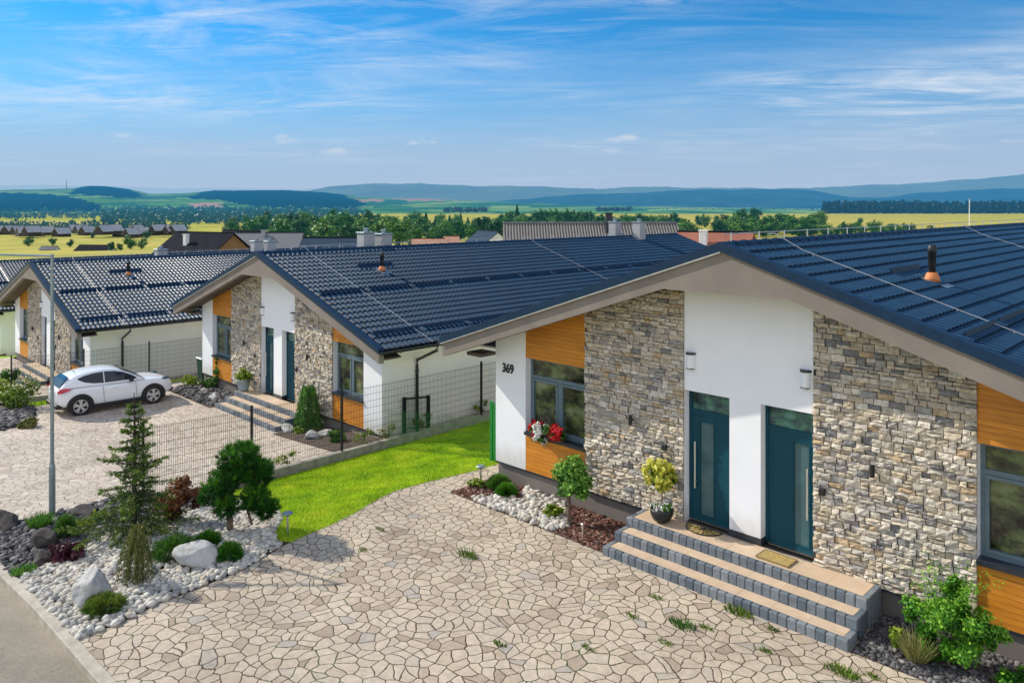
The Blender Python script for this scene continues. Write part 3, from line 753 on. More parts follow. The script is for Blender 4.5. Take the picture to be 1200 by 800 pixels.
# ------------------------------------------------------------------ ground sheets
def m_ground():
    m, nt, b = new_mat('valley_fields'); g_ = N(nt, 'ShaderNodeNewGeometry')
    mp = N(nt, 'ShaderNodeMapping'); mp.inputs['Rotation'].default_value = (0, 0, R(20)); mp.inputs['Scale'].default_value = (.0016, .0042, 1); L(nt, g_.outputs['Position'], mp.inputs['Vector'])
    vo = N(nt, 'ShaderNodeTexVoronoi', voronoi_dimensions='2D'); vo.inputs['Scale'].default_value = 1; L(nt, mp.outputs[0], vo.inputs['Vector'])
    s = N(nt, 'ShaderNodeSeparateColor'); L(nt, vo.outputs['Color'], s.inputs[0])
    r = ramp(nt, [(0, (.24, .32, .04)), (.25, (.42, .40, .08)), (.45, (.47, .40, .12)), (.6, (.34, .40, .05)), (.8, (.26, .36, .04)), (1, (.50, .41, .19))], s.outputs[0])
    spy = N(nt, 'ShaderNodeSeparateXYZ'); L(nt, g_.outputs['Position'], spy.inputs[0])
    gy = math_n(nt, 'MULTIPLY', math_n(nt, 'ADD', spy.outputs['Y'], -250), 1/500, clamp=True)
    gold = mixc(nt, math_n(nt, 'MULTIPLY', gy, .7), r.outputs[0], (.47, .37, .11))
    n = noise(nt, g_.outputs['Position'], .022, 9, .75); k = ramp(nt, [(.32, (.55, .68, .6)), (.5, (.95, .97, .9)), (.7, (1.2, 1.12, 1.1))], n)
    L(nt, mixc(nt, 1, gold, k.outputs[0], 'MULTIPLY'), b.inputs['Base Color']); b.inputs['Roughness'].default_value = 1; b.inputs['Specular IOR Level'].default_value = 0
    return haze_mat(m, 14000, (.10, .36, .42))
M['fields'] = m_ground()
def terrain():
    rr = np.concatenate([[0], np.geomspace(6, 32000, 90)]); az = np.linspace(0, 2*np.pi, 181)[:-1]
    V = []; 
    A, Rr = np.meshgrid(az, rr[1:]); X = Rr*np.cos(A)-5; Y = Rr*np.sin(A)+5
    Z = H(X, Y)-.35
    V = np.stack([X, Y, Z], -1).reshape(-1, 3); na = len(az); nr = len(rr)-1
    F = [(i*na+k, i*na+(k+1) % na, (i+1)*na+(k+1) % na, (i+1)*na+k) for i in range(nr-1) for k in range(na)]
    F.append(tuple(range(na)))
    F = [f for f in F]
    o = mesh_obj('ground', V.tolist(), F, M['fields'], smooth=True); struct(o)
terrain()
LAWN_E = [(-.35, -5.30), (-.43, -4.85), (-.5, -4.3), (-.68, -3.6), (-.95, -2.85), (-1.12, -2.2), (-1.02, -1.3), (-.80, 0), (-.70, 1.2), (-.68, 26)]
ROCK_E = [(.40, -9.05), (.42, -8.75), (.22, -8.1), (.18, -7.3), (.06, -6.4), (-.30, -5.5)]
plaza = [(ROCK_E[0][0], float(kerb_y(.4))+.02)]+ROCK_E[1:]+LAWN_E+[(.04, 26), (.04, .04), (30, .04), (30, float(kerb_y(30))+.02)]
struct(grid_sheet('driveway_paving', plaza, M['flag'], 1.0, 0.0))
bed_lawn = [(-.35, -5.30)]+LAWN_E[1:]+[(-5.62, 26), (-5.62, -4.55), (-4.6, -4.5), (-3.1, -4.45), (-2.2, -4.55), (-1.5, -4.9), (-1.0, -5.3), (-.75, -5.6)]
struct(grid_sheet('lawn', bed_lawn, M['turf'], .5, .004))
soil = [(-6.2, -9.6), (.6, -9.5), (.6, -4.2), (-6.2, -4.2)]
struct(grid_sheet('planting_bed_soil', [(-6.0, float(kerb_y(-6))), (.5, float(kerb_y(.5))), (.5, -8.0), (.3, -5.2), (-.6, -4.9), (-5.64, -4.0), (-6.0, -5)], M['soil'], .5, -.02))
yard2 = [(-5.9, float(kerb_y(-6))+.1), (-5.88, 26), (-6.36, 26), (-6.36, 1.29), (-19.4, 1.29), (-19.46, 26), (-20.2, 26), (-20.4, 1.2), (-20.6, -1), (-20.4, -3), (-20.3, -4.5), (-19.9, -6.5), (-19.9, float(kerb_y(-20))+.1)]
struct(grid_sheet('neighbour_yard_paving', yard2, M['flag2'], 1.0, .0))
struct(grid_sheet('lawn', [(-23.72, -4.6), (-20.2, -4.9), (-20.6, -1), (-20.2, 26), (-23.72, 26)], M['turf'], .5, .006))
struct(grid_sheet('lawn', [(-43.4, -9), (-38.4, -9), (-38.4, 26), (-43.4, 26)], M['turf'], .7, .006))
struct(grid_sheet('neighbour_yard_paving', [(-23.94, -9.9), (-23.94, 26), (-24.48, 26), (-24.48, -1.68), (-37.5, -1.68), (-38.4, -1.68), (-38.4, -10.2)], M['flag2'], 1.0, .004))
struct(grid_sheet('planting_bed_soil', [(-23.72, -9.9), (-19.95, -9.8), (-19.95, -6.5), (-20.3, -4.9), (-23.72, -4.65)], M['soil'], .6, .0))
def strip(name, x0, x1, ya, yb, zt, zb, mat, step=1.0):
    xs = np.arange(x0, x1+step, step); V = []; F = []
    for x in xs:
        gz = float(np.interp(x, SX, SZ)); V += [(x, float(kerb_y(x))+ya, gz+zb), (x, float(kerb_y(x))+ya, gz+zt), (x, float(kerb_y(x))+yb, gz+zt), (x, float(kerb_y(x))+yb, gz+zb)]
    for i in range(len(xs)-1):
        for k in range(3): F.append((4*i+k, 4*i+4+k, 4*i+5+k, 4*i+1+k))
    return struct(mesh_obj(name, V, F, mat))
road_s = strip('street', -90, 40, -6.5, -.16, -.10, -.11, M['asphalt'], 1.0)
kb = MB(); x = -90.0
while x < 40:
    ln = 1.0; z0_, z1_ = float(np.interp(x+.004, SX, SZ)), float(np.interp(x+ln-.004, SX, SZ))
    y0_, y1_ = float(kerb_y(x)), float(kerb_y(x+ln))
    vs = []
    for xx, yy, zz in ((x+.004, y0_, z0_), (x+ln-.004, y1_, z1_)):
        vs += [(xx, yy-.17, zz-.2), (xx, yy-.17, zz+.01), (xx, yy-.155, zz+.025), (xx, yy-.0, zz+.028), (xx, yy, zz-.2)]
    kb.add(vs, [(k, 5+k, 6+k, k+1) for k in range(4)]+[(4, 3, 2, 1, 0), (5, 6, 7, 8, 9)])
    x += ln
struct(kb.build('kerb', M['concrete']))
# low retaining walls under the fences
def low_wall(dx, dy, dz, label, y0=-9.1):
    m = MB(); y = y0
    rg = random.Random(5)
    while y < 24:
        e = min(y+2.2, 24); 
        za = [float(np.interp(yy, [-9, -5, -3, 30], [-.27, -.42, -.46, -.5])) for yy in (y, e)]
        vs = [(-5.84, y+.004, -1.2), (-5.68, y+.004, -1.2), (-5.68, y+.004, za[0]), (-5.84, y+.004, za[0]), (-5.84, e-.004, -1.2), (-5.68, e-.004, -1.2), (-5.68, e-.004, za[1]), (-5.84, e-.004, za[1])]
        vs = [(a+dx, b+dy, c+dz) for a, b, c in vs]
        m.add(vs, [(0, 1, 2, 3), (7, 6, 5, 4), (1, 5, 6, 2), (3, 2, 6, 7), (0, 3, 7, 4)]); y = e
    o = m.build('low_wall', M['curbwall']); tag(o, label, 'wall')
low_wall(0, 0, 0, 'low concrete edging wall between the green lawn and paved yard', -6.6)
low_wall(-18.08, 1.25, -1.0, 'low concrete edging wall behind the white parked car', -6)
# ------------------------------------------------------------------ grass
def blades(name, poly, n, hgt, mat, fn=g, dz=0.0, wdt=.006, parent=None):
    xs = [p[0] for p in poly]; ys = [p[1] for p in poly]
    X = RNG.uniform(min(xs), max(xs), n); Y = RNG.uniform(min(ys), max(ys), n)
    k = inside(poly, X, Y); X, Y = X[k], Y[k]; n = len(X); X = X+RNG.normal(0, .025, n); Y = Y+RNG.normal(0, .025, n)
    Z = fn(X, Y)+dz; a = RNG.uniform(0, 2*np.pi, n); hh = RNG.uniform(.55, 1.15, n)*hgt
    d = np.stack([np.cos(a), np.sin(a), np.zeros(n)], 1); lean = np.stack([-np.sin(a), np.cos(a), np.zeros(n)], 1)*RNG.uniform(-.6, .6, (n, 1))*hh[:, None]
    P = np.stack([X, Y, Z], 1); up = np.stack([np.zeros(n), np.zeros(n), hh], 1)
    wd = wdt*RNG.uniform(.7, 1.5, (n, 1))
    Q = np.stack([P-d*wd, P+d*wd, P+d*wd*.25+up+lean, P-d*wd*.25+up+lean], 1)
    pat = .5+.16*np.sin(X*2.1+np.sin(Y*1.3)*1.4)*np.sin(Y*1.7+X*.6)+.14*np.sin(X*5.3+np.sin(Y*4.1)*1.7)*np.sin(Y*3.1-X*1.1)
    rn = np.clip(pat+RNG.normal(0, .24, n), 0, 1)
    return quads_obj(name, Q, rn, mat, parent)
near_lawn = [p for p in bed_lawn if p[1] < 25]; near_lawn = LAWN_E[:-1]+[(-.7, 8), (-5.62, 8), (-5.62, -4.55), (-4.6, -4.5), (-3.1, -4.45), (-2.2, -4.55), (-1.5, -4.9), (-1.0, -5.3), (-.75, -5.6)]
tag(blades('grass', near_lawn, 150000, .055, M['grass']), 'bright green mown grass covering the lawn left of house 369', 'grass', kind='stuff')
tag(blades('grass', [(-23.7, -4.6), (-20.2, -4.9), (-20.6, -1), (-20.4, 10), (-23.7, 10)], 25000, .07, M['grass'], wdt=.014), 'bright green grass strip behind the white parked car', 'grass', kind='stuff')
# ------------------------------------------------------------------ pebbles, gravel, mulch
def scatter(name, poly, n, smin, smax, mat, label, cat, flat=.65, fn=g, dz=0, excl=(), sub=1, jit=.12, tall=0):
    xs = [p[0] for p in poly]; ys = [p[1] for p in poly]
    V0, F0 = ICO[sub]; F0 = np.array(F0); nv = len(V0)
    X = RNG.uniform(min(xs), max(xs), n); Y = RNG.uniform(min(ys), max(ys), n)
    k = inside(poly, X, Y)
    for ex, ey, er in excl: k &= np.hypot(X-ex, Y-ey) > er
    X, Y = X[k], Y[k]; n = len(X); s = smin+(smax-smin)*RNG.random(n)**1.7
    P = V0[None]*(1+jit*RNG.uniform(-1, 1, (n, nv, 1)))*np.stack([s, s*RNG.uniform(.6, .95, n), s*flat*RNG.uniform(.7, 1.1, n)], 1)[:, None, :]
    a = RNG.uniform(0, 6.28, n)[:, None]; ti = RNG.uniform(-.5, .5, n)[:, None]
    x, y, z = P[..., 0], P[..., 1], P[..., 2]
    x, z = x*np.cos(ti)-z*np.sin(ti), x*np.sin(ti)+z*np.cos(ti)
    x, y = x*np.cos(a)-y*np.sin(a), x*np.sin(a)+y*np.cos(a)
    Z = fn(X, Y)+dz+s*flat*.45+RNG.uniform(0, 1, n)*s*.6*(.4+tall)
    V = np.stack([x+X[:, None], y+Y[:, None], z+Z[:, None]], -1).reshape(-1, 3)
    F = (F0[None]+(np.arange(n)*nv)[:, None, None]).reshape(-1, 3)
    o = mesh_obj(name, V, F, mat, None, np.repeat(RNG.random(n), len(F0)), True)
    return tag(o, label, cat, kind='stuff')
wp = [(.42, float(kerb_y(.4))), (.40, -8.75), (.20, -8.1), (.16, -7.3), (.04, -6.4), (-.35, -5.45), (-.85, -5.45), (-1.1, -5.2), (-1.6, -4.8), (-2.3, -4.5), (-3.2, -4.4), (-4.3, -4.5), (-3.9, -5.8), (-3.7, -7.2), (-3.2, -8.3), (-2.6, float(kerb_y(-2.6)))]
scatter('white_pebbles', wp, 10500, .028, .085, M['pebble'], 'white rounded river pebbles covering the rock garden by the kerb', 'pebbles')
scatter('dark_gravel', [(-2.6, float(kerb_y(-2.6))), (-3.2, -8.3), (-3.7, -7.2), (-3.9, -5.8), (-4.4, -4.5), (-5.6, -4.6), (-6.0, -6), (-6.0, float(kerb_y(-6)))], 6500, .03, .085, M['gravel'], 'dark slate gravel at the left end of the rock garden', 'gravel', .55, jit=.22)
scatter('white_stones', [(.75, -1.0), (.35, -1.33), (2.95, -1.33), (3.15, -.9), (2.5, -.35), (2.2, .02), (1.0, .02), (1.35, -.5)], 900, .045, .10, M['pebble'], 'white angular stones under the ball tree beside the house', 'stones', .75, jit=.2)
mul = [[(-.10, -1.32), (.4, -1.33), (.8, -1.0), (1.4, -.5), (1.0, .04), (-.02, .04)], [(2.9, -1.33), (4.3, -1.33), (4.33, .02), (2.2, .02), (2.5, -.35), (3.15, -.9)]]
for i, p in enumerate(mul):
    scatter('bark_mulch', p, 2200, .018, .055, M['mulch'], ['red-brown bark mulch around the low shrubs at the white pier', 'red-brown bark mulch between the ball tree and the steps'][i], 'mulch', .4, jit=.3, dz=.0)
scatter('dark_gravel', [(8.97, -1.35), (14, -1.35), (14, .03), (8.97, .03)], 6500, .022, .055, M['gravel'], 'dark gravel in the bed right of the entrance steps', 'gravel', .6, jit=.25)
struct(grid_sheet('planting_bed_soil', [(-.12, -1.36), (4.34, -1.36), (4.34, .045), (-.12, .045)], M['soil'], .5, .012))
struct(grid_sheet('planting_bed_soil', [(8.97, -1.38), (14, -1.38), (14, .045), (8.97, .045)], M['soil'], .5, .012))
scatter('grey_stones', [(-16.2, -.25), (-19.4, -.25), (-19.4, 1.2), (-15.4, 1.2), (-15.4, -.2)], 900, .05, .13, M['gravel'], 'dark grey stones in the bed left of the middle house steps', 'stones', .6)
struct(grid_sheet('planting_bed_soil', [(-10.4, -.35), (-6.3, -.6), (-5.9, 1.2), (-10.4, 1.28)], M['soil'], .5, .012))
struct(grid_sheet('planting_bed_soil', [(-19.4, -.35), (-15.2, -.35), (-15.2, 1.28), (-19.4, 1.28)], M['soil'], .5, .012))
# ------------------------------------------------------------------ foliage makers
def unit(n):
    v = RNG.normal(size=(n, 3)); return v/np.linalg.norm(v, axis=1, keepdims=True)
def leaf_quads(P, size, normal=None, spread=1.0, aspect=.6):
    n = len(P); nn = unit(n)
    if normal is not None: nn = normal+nn*spread; nn /= np.linalg.norm(nn, axis=1, keepdims=True)
    t = np.cross(nn, unit(n)); t /= np.linalg.norm(t, axis=1, keepdims=True)+1e-9
    b = np.cross(nn, t); s = size*RNG.uniform(.6, 1.3, (n, 1))
    return np.stack([P-t*s, P-b*s*aspect+t*s*.1, P+t*s, P+b*s*aspect+t*s*.1], 1)
def needles(P, D, ln, wd):
    n = len(P); s = np.cross(D, unit(n)); s /= np.linalg.norm(s, axis=1, keepdims=True)+1e-9
    l = ln*RNG.uniform(.6, 1.2, (n, 1)); w_ = wd*RNG.uniform(.7, 1.3, (n, 1))
    return np.stack([P-s*w_, P+s*w_, P+D*l+s*w_*.3, P+D*l-s*w_*.3], 1)
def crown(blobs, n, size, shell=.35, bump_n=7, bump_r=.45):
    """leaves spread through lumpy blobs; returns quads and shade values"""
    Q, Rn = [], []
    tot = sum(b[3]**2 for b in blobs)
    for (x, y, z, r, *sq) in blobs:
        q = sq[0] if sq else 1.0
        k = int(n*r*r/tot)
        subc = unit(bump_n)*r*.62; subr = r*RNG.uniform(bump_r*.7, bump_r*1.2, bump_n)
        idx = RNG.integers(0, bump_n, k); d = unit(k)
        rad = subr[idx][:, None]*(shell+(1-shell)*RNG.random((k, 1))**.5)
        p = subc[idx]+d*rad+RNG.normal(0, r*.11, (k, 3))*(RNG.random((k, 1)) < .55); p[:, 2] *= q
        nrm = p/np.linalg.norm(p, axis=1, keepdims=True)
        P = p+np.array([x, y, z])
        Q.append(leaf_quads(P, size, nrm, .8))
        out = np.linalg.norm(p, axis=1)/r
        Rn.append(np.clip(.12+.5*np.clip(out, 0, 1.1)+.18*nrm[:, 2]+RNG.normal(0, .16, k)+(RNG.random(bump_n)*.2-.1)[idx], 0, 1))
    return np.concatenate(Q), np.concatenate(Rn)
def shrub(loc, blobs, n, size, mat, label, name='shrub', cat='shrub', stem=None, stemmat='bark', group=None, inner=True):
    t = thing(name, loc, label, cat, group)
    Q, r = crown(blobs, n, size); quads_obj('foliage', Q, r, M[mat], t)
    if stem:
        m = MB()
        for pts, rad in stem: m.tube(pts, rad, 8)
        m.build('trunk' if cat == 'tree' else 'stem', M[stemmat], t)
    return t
def gz(x, y): return float(g(x, y))
# ball tree by the house
bx, by = 3.0, -.80
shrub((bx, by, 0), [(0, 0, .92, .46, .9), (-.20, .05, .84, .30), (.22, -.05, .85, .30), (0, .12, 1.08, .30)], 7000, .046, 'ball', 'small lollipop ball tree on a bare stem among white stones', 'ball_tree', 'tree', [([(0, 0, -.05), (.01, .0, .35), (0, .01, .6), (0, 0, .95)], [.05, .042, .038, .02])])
for (x, y, r, m_, lb) in ((.50, -.38, .27, 'shrub', 'dark green rounded dwarf pine beside the white pier'), (.98, -.62, .23, 'pine', 'bright green ball shrub in front of the dark dwarf pine')):
    t = thing('dwarf_shrub', (x, y, 0), lb, 'shrub')
    n = 5200; d = unit(n); d[:, 2] = np.abs(d[:, 2])*1.0-.12; P = d*r*(.55+.4*RNG.random((n, 1)))*np.array([1, 1, .85])+np.array([0, 0, .1])
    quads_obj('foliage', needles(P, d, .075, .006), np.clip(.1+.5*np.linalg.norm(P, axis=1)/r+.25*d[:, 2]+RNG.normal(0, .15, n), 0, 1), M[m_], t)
shrub((2.5, -.75, 0), [(0, 0, .14, .20, .6), (.16, .05, .12, .14, .7)], 600, .04, 'lime', 'small yellow-green plant left of the ball tree stem', 'bedding_plant', 'plant')
shrub((.05, -.75, 0), [(0, 0, .12, .16, .7), (.14, .1, .1, .12, .7)], 350, .035, 'lime', 'small yellow-green sprout next to the solar light in the mulch', 'bedding_plant', 'plant')
# bush right of the steps
blobs = [(a*.78, b*.8, c*.72, d*.68) for a, b, c, d in [(0, 0, .95, .5), (.45, .05, 1.0, .38), (-.4, -.05, .85, .38), (.1, .05, 1.35, .36), (.75, .1, .85, .28), (-.15, 0, .45, .42), (.3, 0, .42, .38), (-.62, 0, .98, .22), (.1, .05, 1.65, .2)]]
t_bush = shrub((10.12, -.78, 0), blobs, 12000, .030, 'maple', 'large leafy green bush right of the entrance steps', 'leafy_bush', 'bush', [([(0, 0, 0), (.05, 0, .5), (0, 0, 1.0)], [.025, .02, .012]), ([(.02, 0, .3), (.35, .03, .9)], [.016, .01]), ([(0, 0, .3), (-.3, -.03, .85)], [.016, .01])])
def shoots(t, n, h_, spread, mat, size=.03):
    Q, Rn = [], []
    for k in range(n):
        a = RNG.uniform(0, 6.28); s_ = RNG.uniform(.3, 1)*spread; hh = h_*RNG.uniform(.65, 1.1); m_ = 34; u_ = np.linspace(.45, 1, m_)
        P = np.stack([np.cos(a)*s_*u_**1.5, np.sin(a)*s_*u_**1.5*.6, hh*np.sin(u_*1.5)], 1)+RNG.normal(0, .03, (m_, 3))
        Q.append(leaf_quads(P, size, np.tile([math.cos(a)*.5, math.sin(a)*.5, .8], (m_, 1)), .7, .4)); Rn.append(np.clip(.35+.5*u_+RNG.normal(0, .15, m_), 0, 1))
    quads_obj('shoots', np.concatenate(Q), np.concatenate(Rn), M[mat], t)
shoots(t_bush, 44, 1.35, .72, 'maple', .026)
shrub((10.95, -.75, 0), [(0, 0, .2, .24), (.3, 0, .16, .2)], 1600, .032, 'maple', 'low green plant at the bottom right corner', 'leafy_plant', 'plant')
def tuft(loc, n, h_, spread, mat, label, cat='grass tuft', group=None, wd=.006, name='grass_tuft', parent=None):
    a = RNG.uniform(0, 6.28, n); rr = RNG.random(n)**.7*spread*.5
    P = np.stack([np.cos(a)*rr, np.sin(a)*rr, np.zeros(n)], 1)
    D = np.stack([np.cos(a)*RNG.uniform(0, .9, n), np.sin(a)*RNG.uniform(0, .9, n), np.ones(n)], 1); D /= np.linalg.norm(D, axis=1, keepdims=True)
    o = quads_obj(name, needles(P, D, h_, wd), RNG.random(n), M[mat], parent); o.location = loc
    if label: tag(o, label, cat, group)
    return o
tuft((9.75, -.95, .02), 500, .38, .25, 'drygrass', 'straw-coloured ornamental grass in dark gravel beside the steps', 'grass')
shrub((9.45, -.95, 0), [(0, 0, .22, .12), (.05, 0, .32, .09)], 260, .035, 'lime', 'tiny yellow-green seedling beside the straw-coloured grass', 'bedding_plant', 'plant')
# weeds in the joints of the driveway
WEEDS = [(800, 733, 'dark green weed tuft, widest on the paving in front of the steps'), (768, 700, None), (865, 718, 'weed tuft touching the foot of the lowest step'), (548, 651, 'low weed patch in the middle of the driveway'), (985, 788, 'weed tuft near the bottom edge, right of the last step'), (1020, 792, None), (895, 762, None), (780, 753, None), (742, 722, None), (828, 736, None), (905, 738, None), (690, 760, None), (585, 755, None), (445, 620, None), (425, 645, None)]
for i, (px, py, lb) in enumerate(WEEDS):
    p = at_z(px, py, 0)
    big = lb is not None
    o = tuft((p[0], p[1], .0), 160 if big else 50, .09 if big else .05, .36 if big else .2, 'shrub' if i == 0 else 'weed', lb or 'sparse little weed sprouting from a joint of the driveway paving', 'weed', 'weeds in the paving joints', .008)
    o.scale = (1.3, .7, 1)
# ------------------------------------------------------------------ rock garden
def conifer(loc, h_, rb, label, seed):
    rg = np.random.default_rng(seed)
    t = thing('spruce_tree', loc, label, 'tree')
    tr = MB(); tr.tube([(0, 0, -.1), (.02, 0, h_*.4), (0, .01, h_*.8), (0, 0, h_)], [.06, .045, .02, .006], 8); tr.build('trunk', M['bark_dark'], t)
    P, D, S_ = [], [], []; bm_ = MB(); z = .06
    while z < h_*.93:
        f = 1-z/h_; nb = int(3.5+5*f); ln0 = rb*(f**1.05)+.05
        for k in range(nb):
            a = 2*math.pi*(k+rg.random())/nb; ln = ln0*rg.uniform(.45, 1.3); rise = rg.uniform(.0, .42)-(.30 if f > .6 else 0)
            d = np.array([math.cos(a), math.sin(a), rise]); d /= np.linalg.norm(d); side = np.cross(d, [0, 0, 1]); side /= np.linalg.norm(side)
            p0 = np.array([0, 0, z]); bm_.tube([p0, p0+d*ln*.9], [.012, .004], 5, False)
            m = int(16+ln*80)
            for _ in range(m):
                u_ = rg.random()**.75; off = rg.choice([-1, 1])*rg.random()*.26*ln*(1.05-u_)
                q = p0+d*ln*u_+side*off+np.array([0, 0, -abs(off)*.2+rg.normal(0, .012)])
                dd = d*.9+side*np.sign(off)*.75+rg.normal(0, .25, 3); P.append(q); D.append(dd/np.linalg.norm(dd)); S_.append(u_)
        z += rg.uniform(.085, .145)*(1+.25*f)
    P = np.array(P); D = np.array(D); S_ = np.array(S_); rep = 3
    P = np.repeat(P, rep, 0)+RNG.normal(0, .014, (len(P)*rep, 3)); D = np.repeat(D, rep, 0)+RNG.normal(0, .4, (len(D)*rep, 3)); D /= np.linalg.norm(D, axis=1, keepdims=True)
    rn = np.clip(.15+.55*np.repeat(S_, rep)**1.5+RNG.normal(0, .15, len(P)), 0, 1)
    quads_obj('crown', needles(P, D, .055, .009), rn, M['spruce'], t); bm_.build('branches', M['bark_dark'], t)
    return t
zsp = gz(-3.1, -7.3)
conifer((-3.05, -7.3, zsp), 2.95, 1.18, 'tallest conifer in the rock garden, a pointed dark green spruce', 11)
def pompine():
    x0, y0 = -1.8, -5.9; z0 = gz(x0, y0)
    t = thing('cloud_pruned_pine', (x0, y0, z0), 'cloud-pruned pine with rounded dark green needle pads in white pebbles', 'tree')
    # pads: (right, up, back, radius) as seen from the driveway side
    pads = [(.24, 1.50, 0, .38), (.56, 1.19, .1, .31), (-.03, 1.08, -.1, .31), (-.42, .73, .1, .22), (.59, .74, -.1, .26), (.76, .46, .05, .22), (.0, .56, -.1, .20), (.3, 1.25, .3, .28)]
    Q, Rn = [], []; m = MB()
    def W3(r, u_, b): return np.array([RV[0]*r+WV[0]*b, RV[1]*r+WV[1]*b, u_])
    m.tube([W3(.02, -.1, 0), W3(.04, .25, 0), W3(-.02, .55, .05), W3(.08, .9, .05), W3(.2, 1.35, .05)], [.07, .06, .05, .04, .02], 8)
    m.tube([W3(.45, .12, .1), W3(.36, .45, .08), W3(.24, .78, .05), W3(.42, 1.0, .0)], [.028, .026, .022, .018], 7)
    for r, u_, b, rad in pads:
        c = W3(r, u_, b); m.tube([W3(.08, min(u_, .9), .04), W3(.08, min(u_, .9), .04)*.4+c*.6, c], [.022, .016, .01], 6)
        nt_ = int(170*rad*rad/.09)+25; d = unit(nt_); sh = .55+.42*RNG.random((nt_, 1))
        lump = 1+.18*np.sin(d[:, :1]*5+r*9)*np.sin(d[:, 1:2]*6+u_*5)
        T = d*rad*sh*lump*np.array([1, 1, .86]); up_ = d+np.array([0, 0, .5])
        T = T+RNG.normal(0, .03, T.shape); k_ = 42; P = np.repeat(T, k_, 0)+RNG.normal(0, .012, (nt_*k_, 3))
        dd = np.repeat(up_/np.linalg.norm(up_, axis=1, keepdims=True), k_, 0)+RNG.normal(0, .55, (nt_*k_, 3)); dd /= np.linalg.norm(dd, axis=1, keepdims=True)
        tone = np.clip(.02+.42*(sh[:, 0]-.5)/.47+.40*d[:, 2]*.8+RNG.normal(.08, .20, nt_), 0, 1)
        Q.append(needles(P+c, dd, .10, .0045)); Rn.append(np.clip(np.repeat(tone, k_)+RNG.normal(0, .08, nt_*k_), 0, 1))
    quads_obj('crown', np.concatenate(Q), np.concatenate(Rn), M['pine'], t); m.build('trunk', M['bark'], t)
pompine()
def needle_bush(x, y, r, hq, mat, label, n=3500, ln=.07, name='dwarf_shrub', z=None):
    t = thing(name, (x, y, gz(x, y) if z is None else z), label, 'shrub')
    d = unit(n); d[:, 2] = np.abs(d[:, 2])-.1; sh = .5+.45*RNG.random((n, 1)); lump = 1+.18*np.sin(d[:, :1]*7+x)*np.sin(d[:, 1:2]*6+y)
    P = d*r*sh*lump*np.array([1, 1, hq])+np.array([0, 0, .06])
    dd = d+RNG.normal(0, .3, (n, 3)); dd /= np.linalg.norm(dd, axis=1, keepdims=True)
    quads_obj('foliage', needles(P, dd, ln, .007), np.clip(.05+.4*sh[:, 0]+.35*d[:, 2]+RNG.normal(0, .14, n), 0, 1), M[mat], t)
    return t
def gp(px, py, dz=0.0):
    z = -.1
    for _ in range(12):
        p = at_z(px, py, z); z = gz(p[0], p[1])+dz
    return p
p = gp(243, 640); needle_bush(p[0], p[1], .26, .9, 'pine', 'small pine bush behind the boulder, left of the pine trunk')
p = gp(268, 655); needle_bush(p[0], p[1], .27, .95, 'pine', 'small pine bush right of the long white boulder')
p = gp(205, 652); needle_bush(p[0], p[1], .46, .75, 'shrub', 'spreading dark green shrub between spruce and long white boulder', 5000)
p = gp(122, 716); needle_bush(p[0], p[1], .33, .62, 'spruce', 'low dark juniper at the foot of the upright white boulder', 4000)
p = gp(77, 630); needle_bush(p[0], p[1], .22, 2.1, 'shrub', 'narrow upright dwarf cypress next to the lamp post', 3200)
p = gp(205, 612)
shrub((p[0], p[1], gz(p[0], p[1])), [(0, 0, .45, .42, 1.1), (.3, .2, .55, .3), (-.25, -.1, .35, .3), (.1, .1, .85, .2)], 2600, .04, 'barberry', 'reddish barberry bush against the fence behind the rock garden', 'barberry_bush', 'bush')
p = gp(75, 655)
shrub((p[0], p[1], gz(p[0], p[1])), [(0, 0, .14, .30, .6), (.25, .05, .14, .22, .6)], 1500, .045, 'heuchera', 'maroon-leaved perennial between dark gravel and white pebbles', 'maroon_perennial', 'plant')
p = gp(160, 682)
t = thing('weeping_conifer', (p[0], p[1], gz(p[0], p[1])), 'olive weeping conifer in front of the tall spruce', 'tree')
MB().tube([(0, 0, -.05), (.02, 0, .5), (0, 0, .9)], [.04, .03, .015], 8).build('trunk', M['bark'], t)
Q = []; Rn = []
for k in range(70):
    a = RNG.uniform(0, 6.28); r0 = RNG.uniform(.08, .34); zt = RNG.uniform(.55, 1.02); n = 60; uu = np.linspace(0, 1, n)
    path = np.stack([np.cos(a)*r0*np.sqrt(uu), np.sin(a)*r0*np.sqrt(uu), zt+.1*np.sin(uu*3)-uu**1.5*zt*.95], 1)+RNG.normal(0, .012, (n, 3))
    D = np.tile([math.cos(a)*.3, math.sin(a)*.3, -1], (n, 1))+RNG.normal(0, .4, (n, 3)); D /= np.linalg.norm(D, axis=1, keepdims=True)
    Q.append(needles(path, D, .06, .008)); Rn.append(np.clip(.35+.4*(1-uu)+RNG.normal(0, .2, n), 0, 1))
quads_obj('crown', np.concatenate(Q), np.concatenate(Rn), M['weep'], t)
for px, py, n, h_, lb in ((48, 618, 420, .28, 'green grass tuft left of the lamp post base'), (97, 620, 350, .22, 'green grass tuft right of the dwarf cypress'), (28, 672, 300, .14, 'small green cushion plant on the kerb edge')):
    p = gp(px, py); tuft((p[0], p[1], gz(p[0], p[1])), n, h_, .35, 'lime' if px > 90 else 'ball', lb, 'grass', wd=.009)
p = gp(117, 612); shrub((p[0], p[1], gz(p[0], p[1])), [(0, 0, .12, .2, .7)], 300, .04, 'lime', 'yellow-green sprig under the left side of the spruce', 'bedding_plant', 'plant')
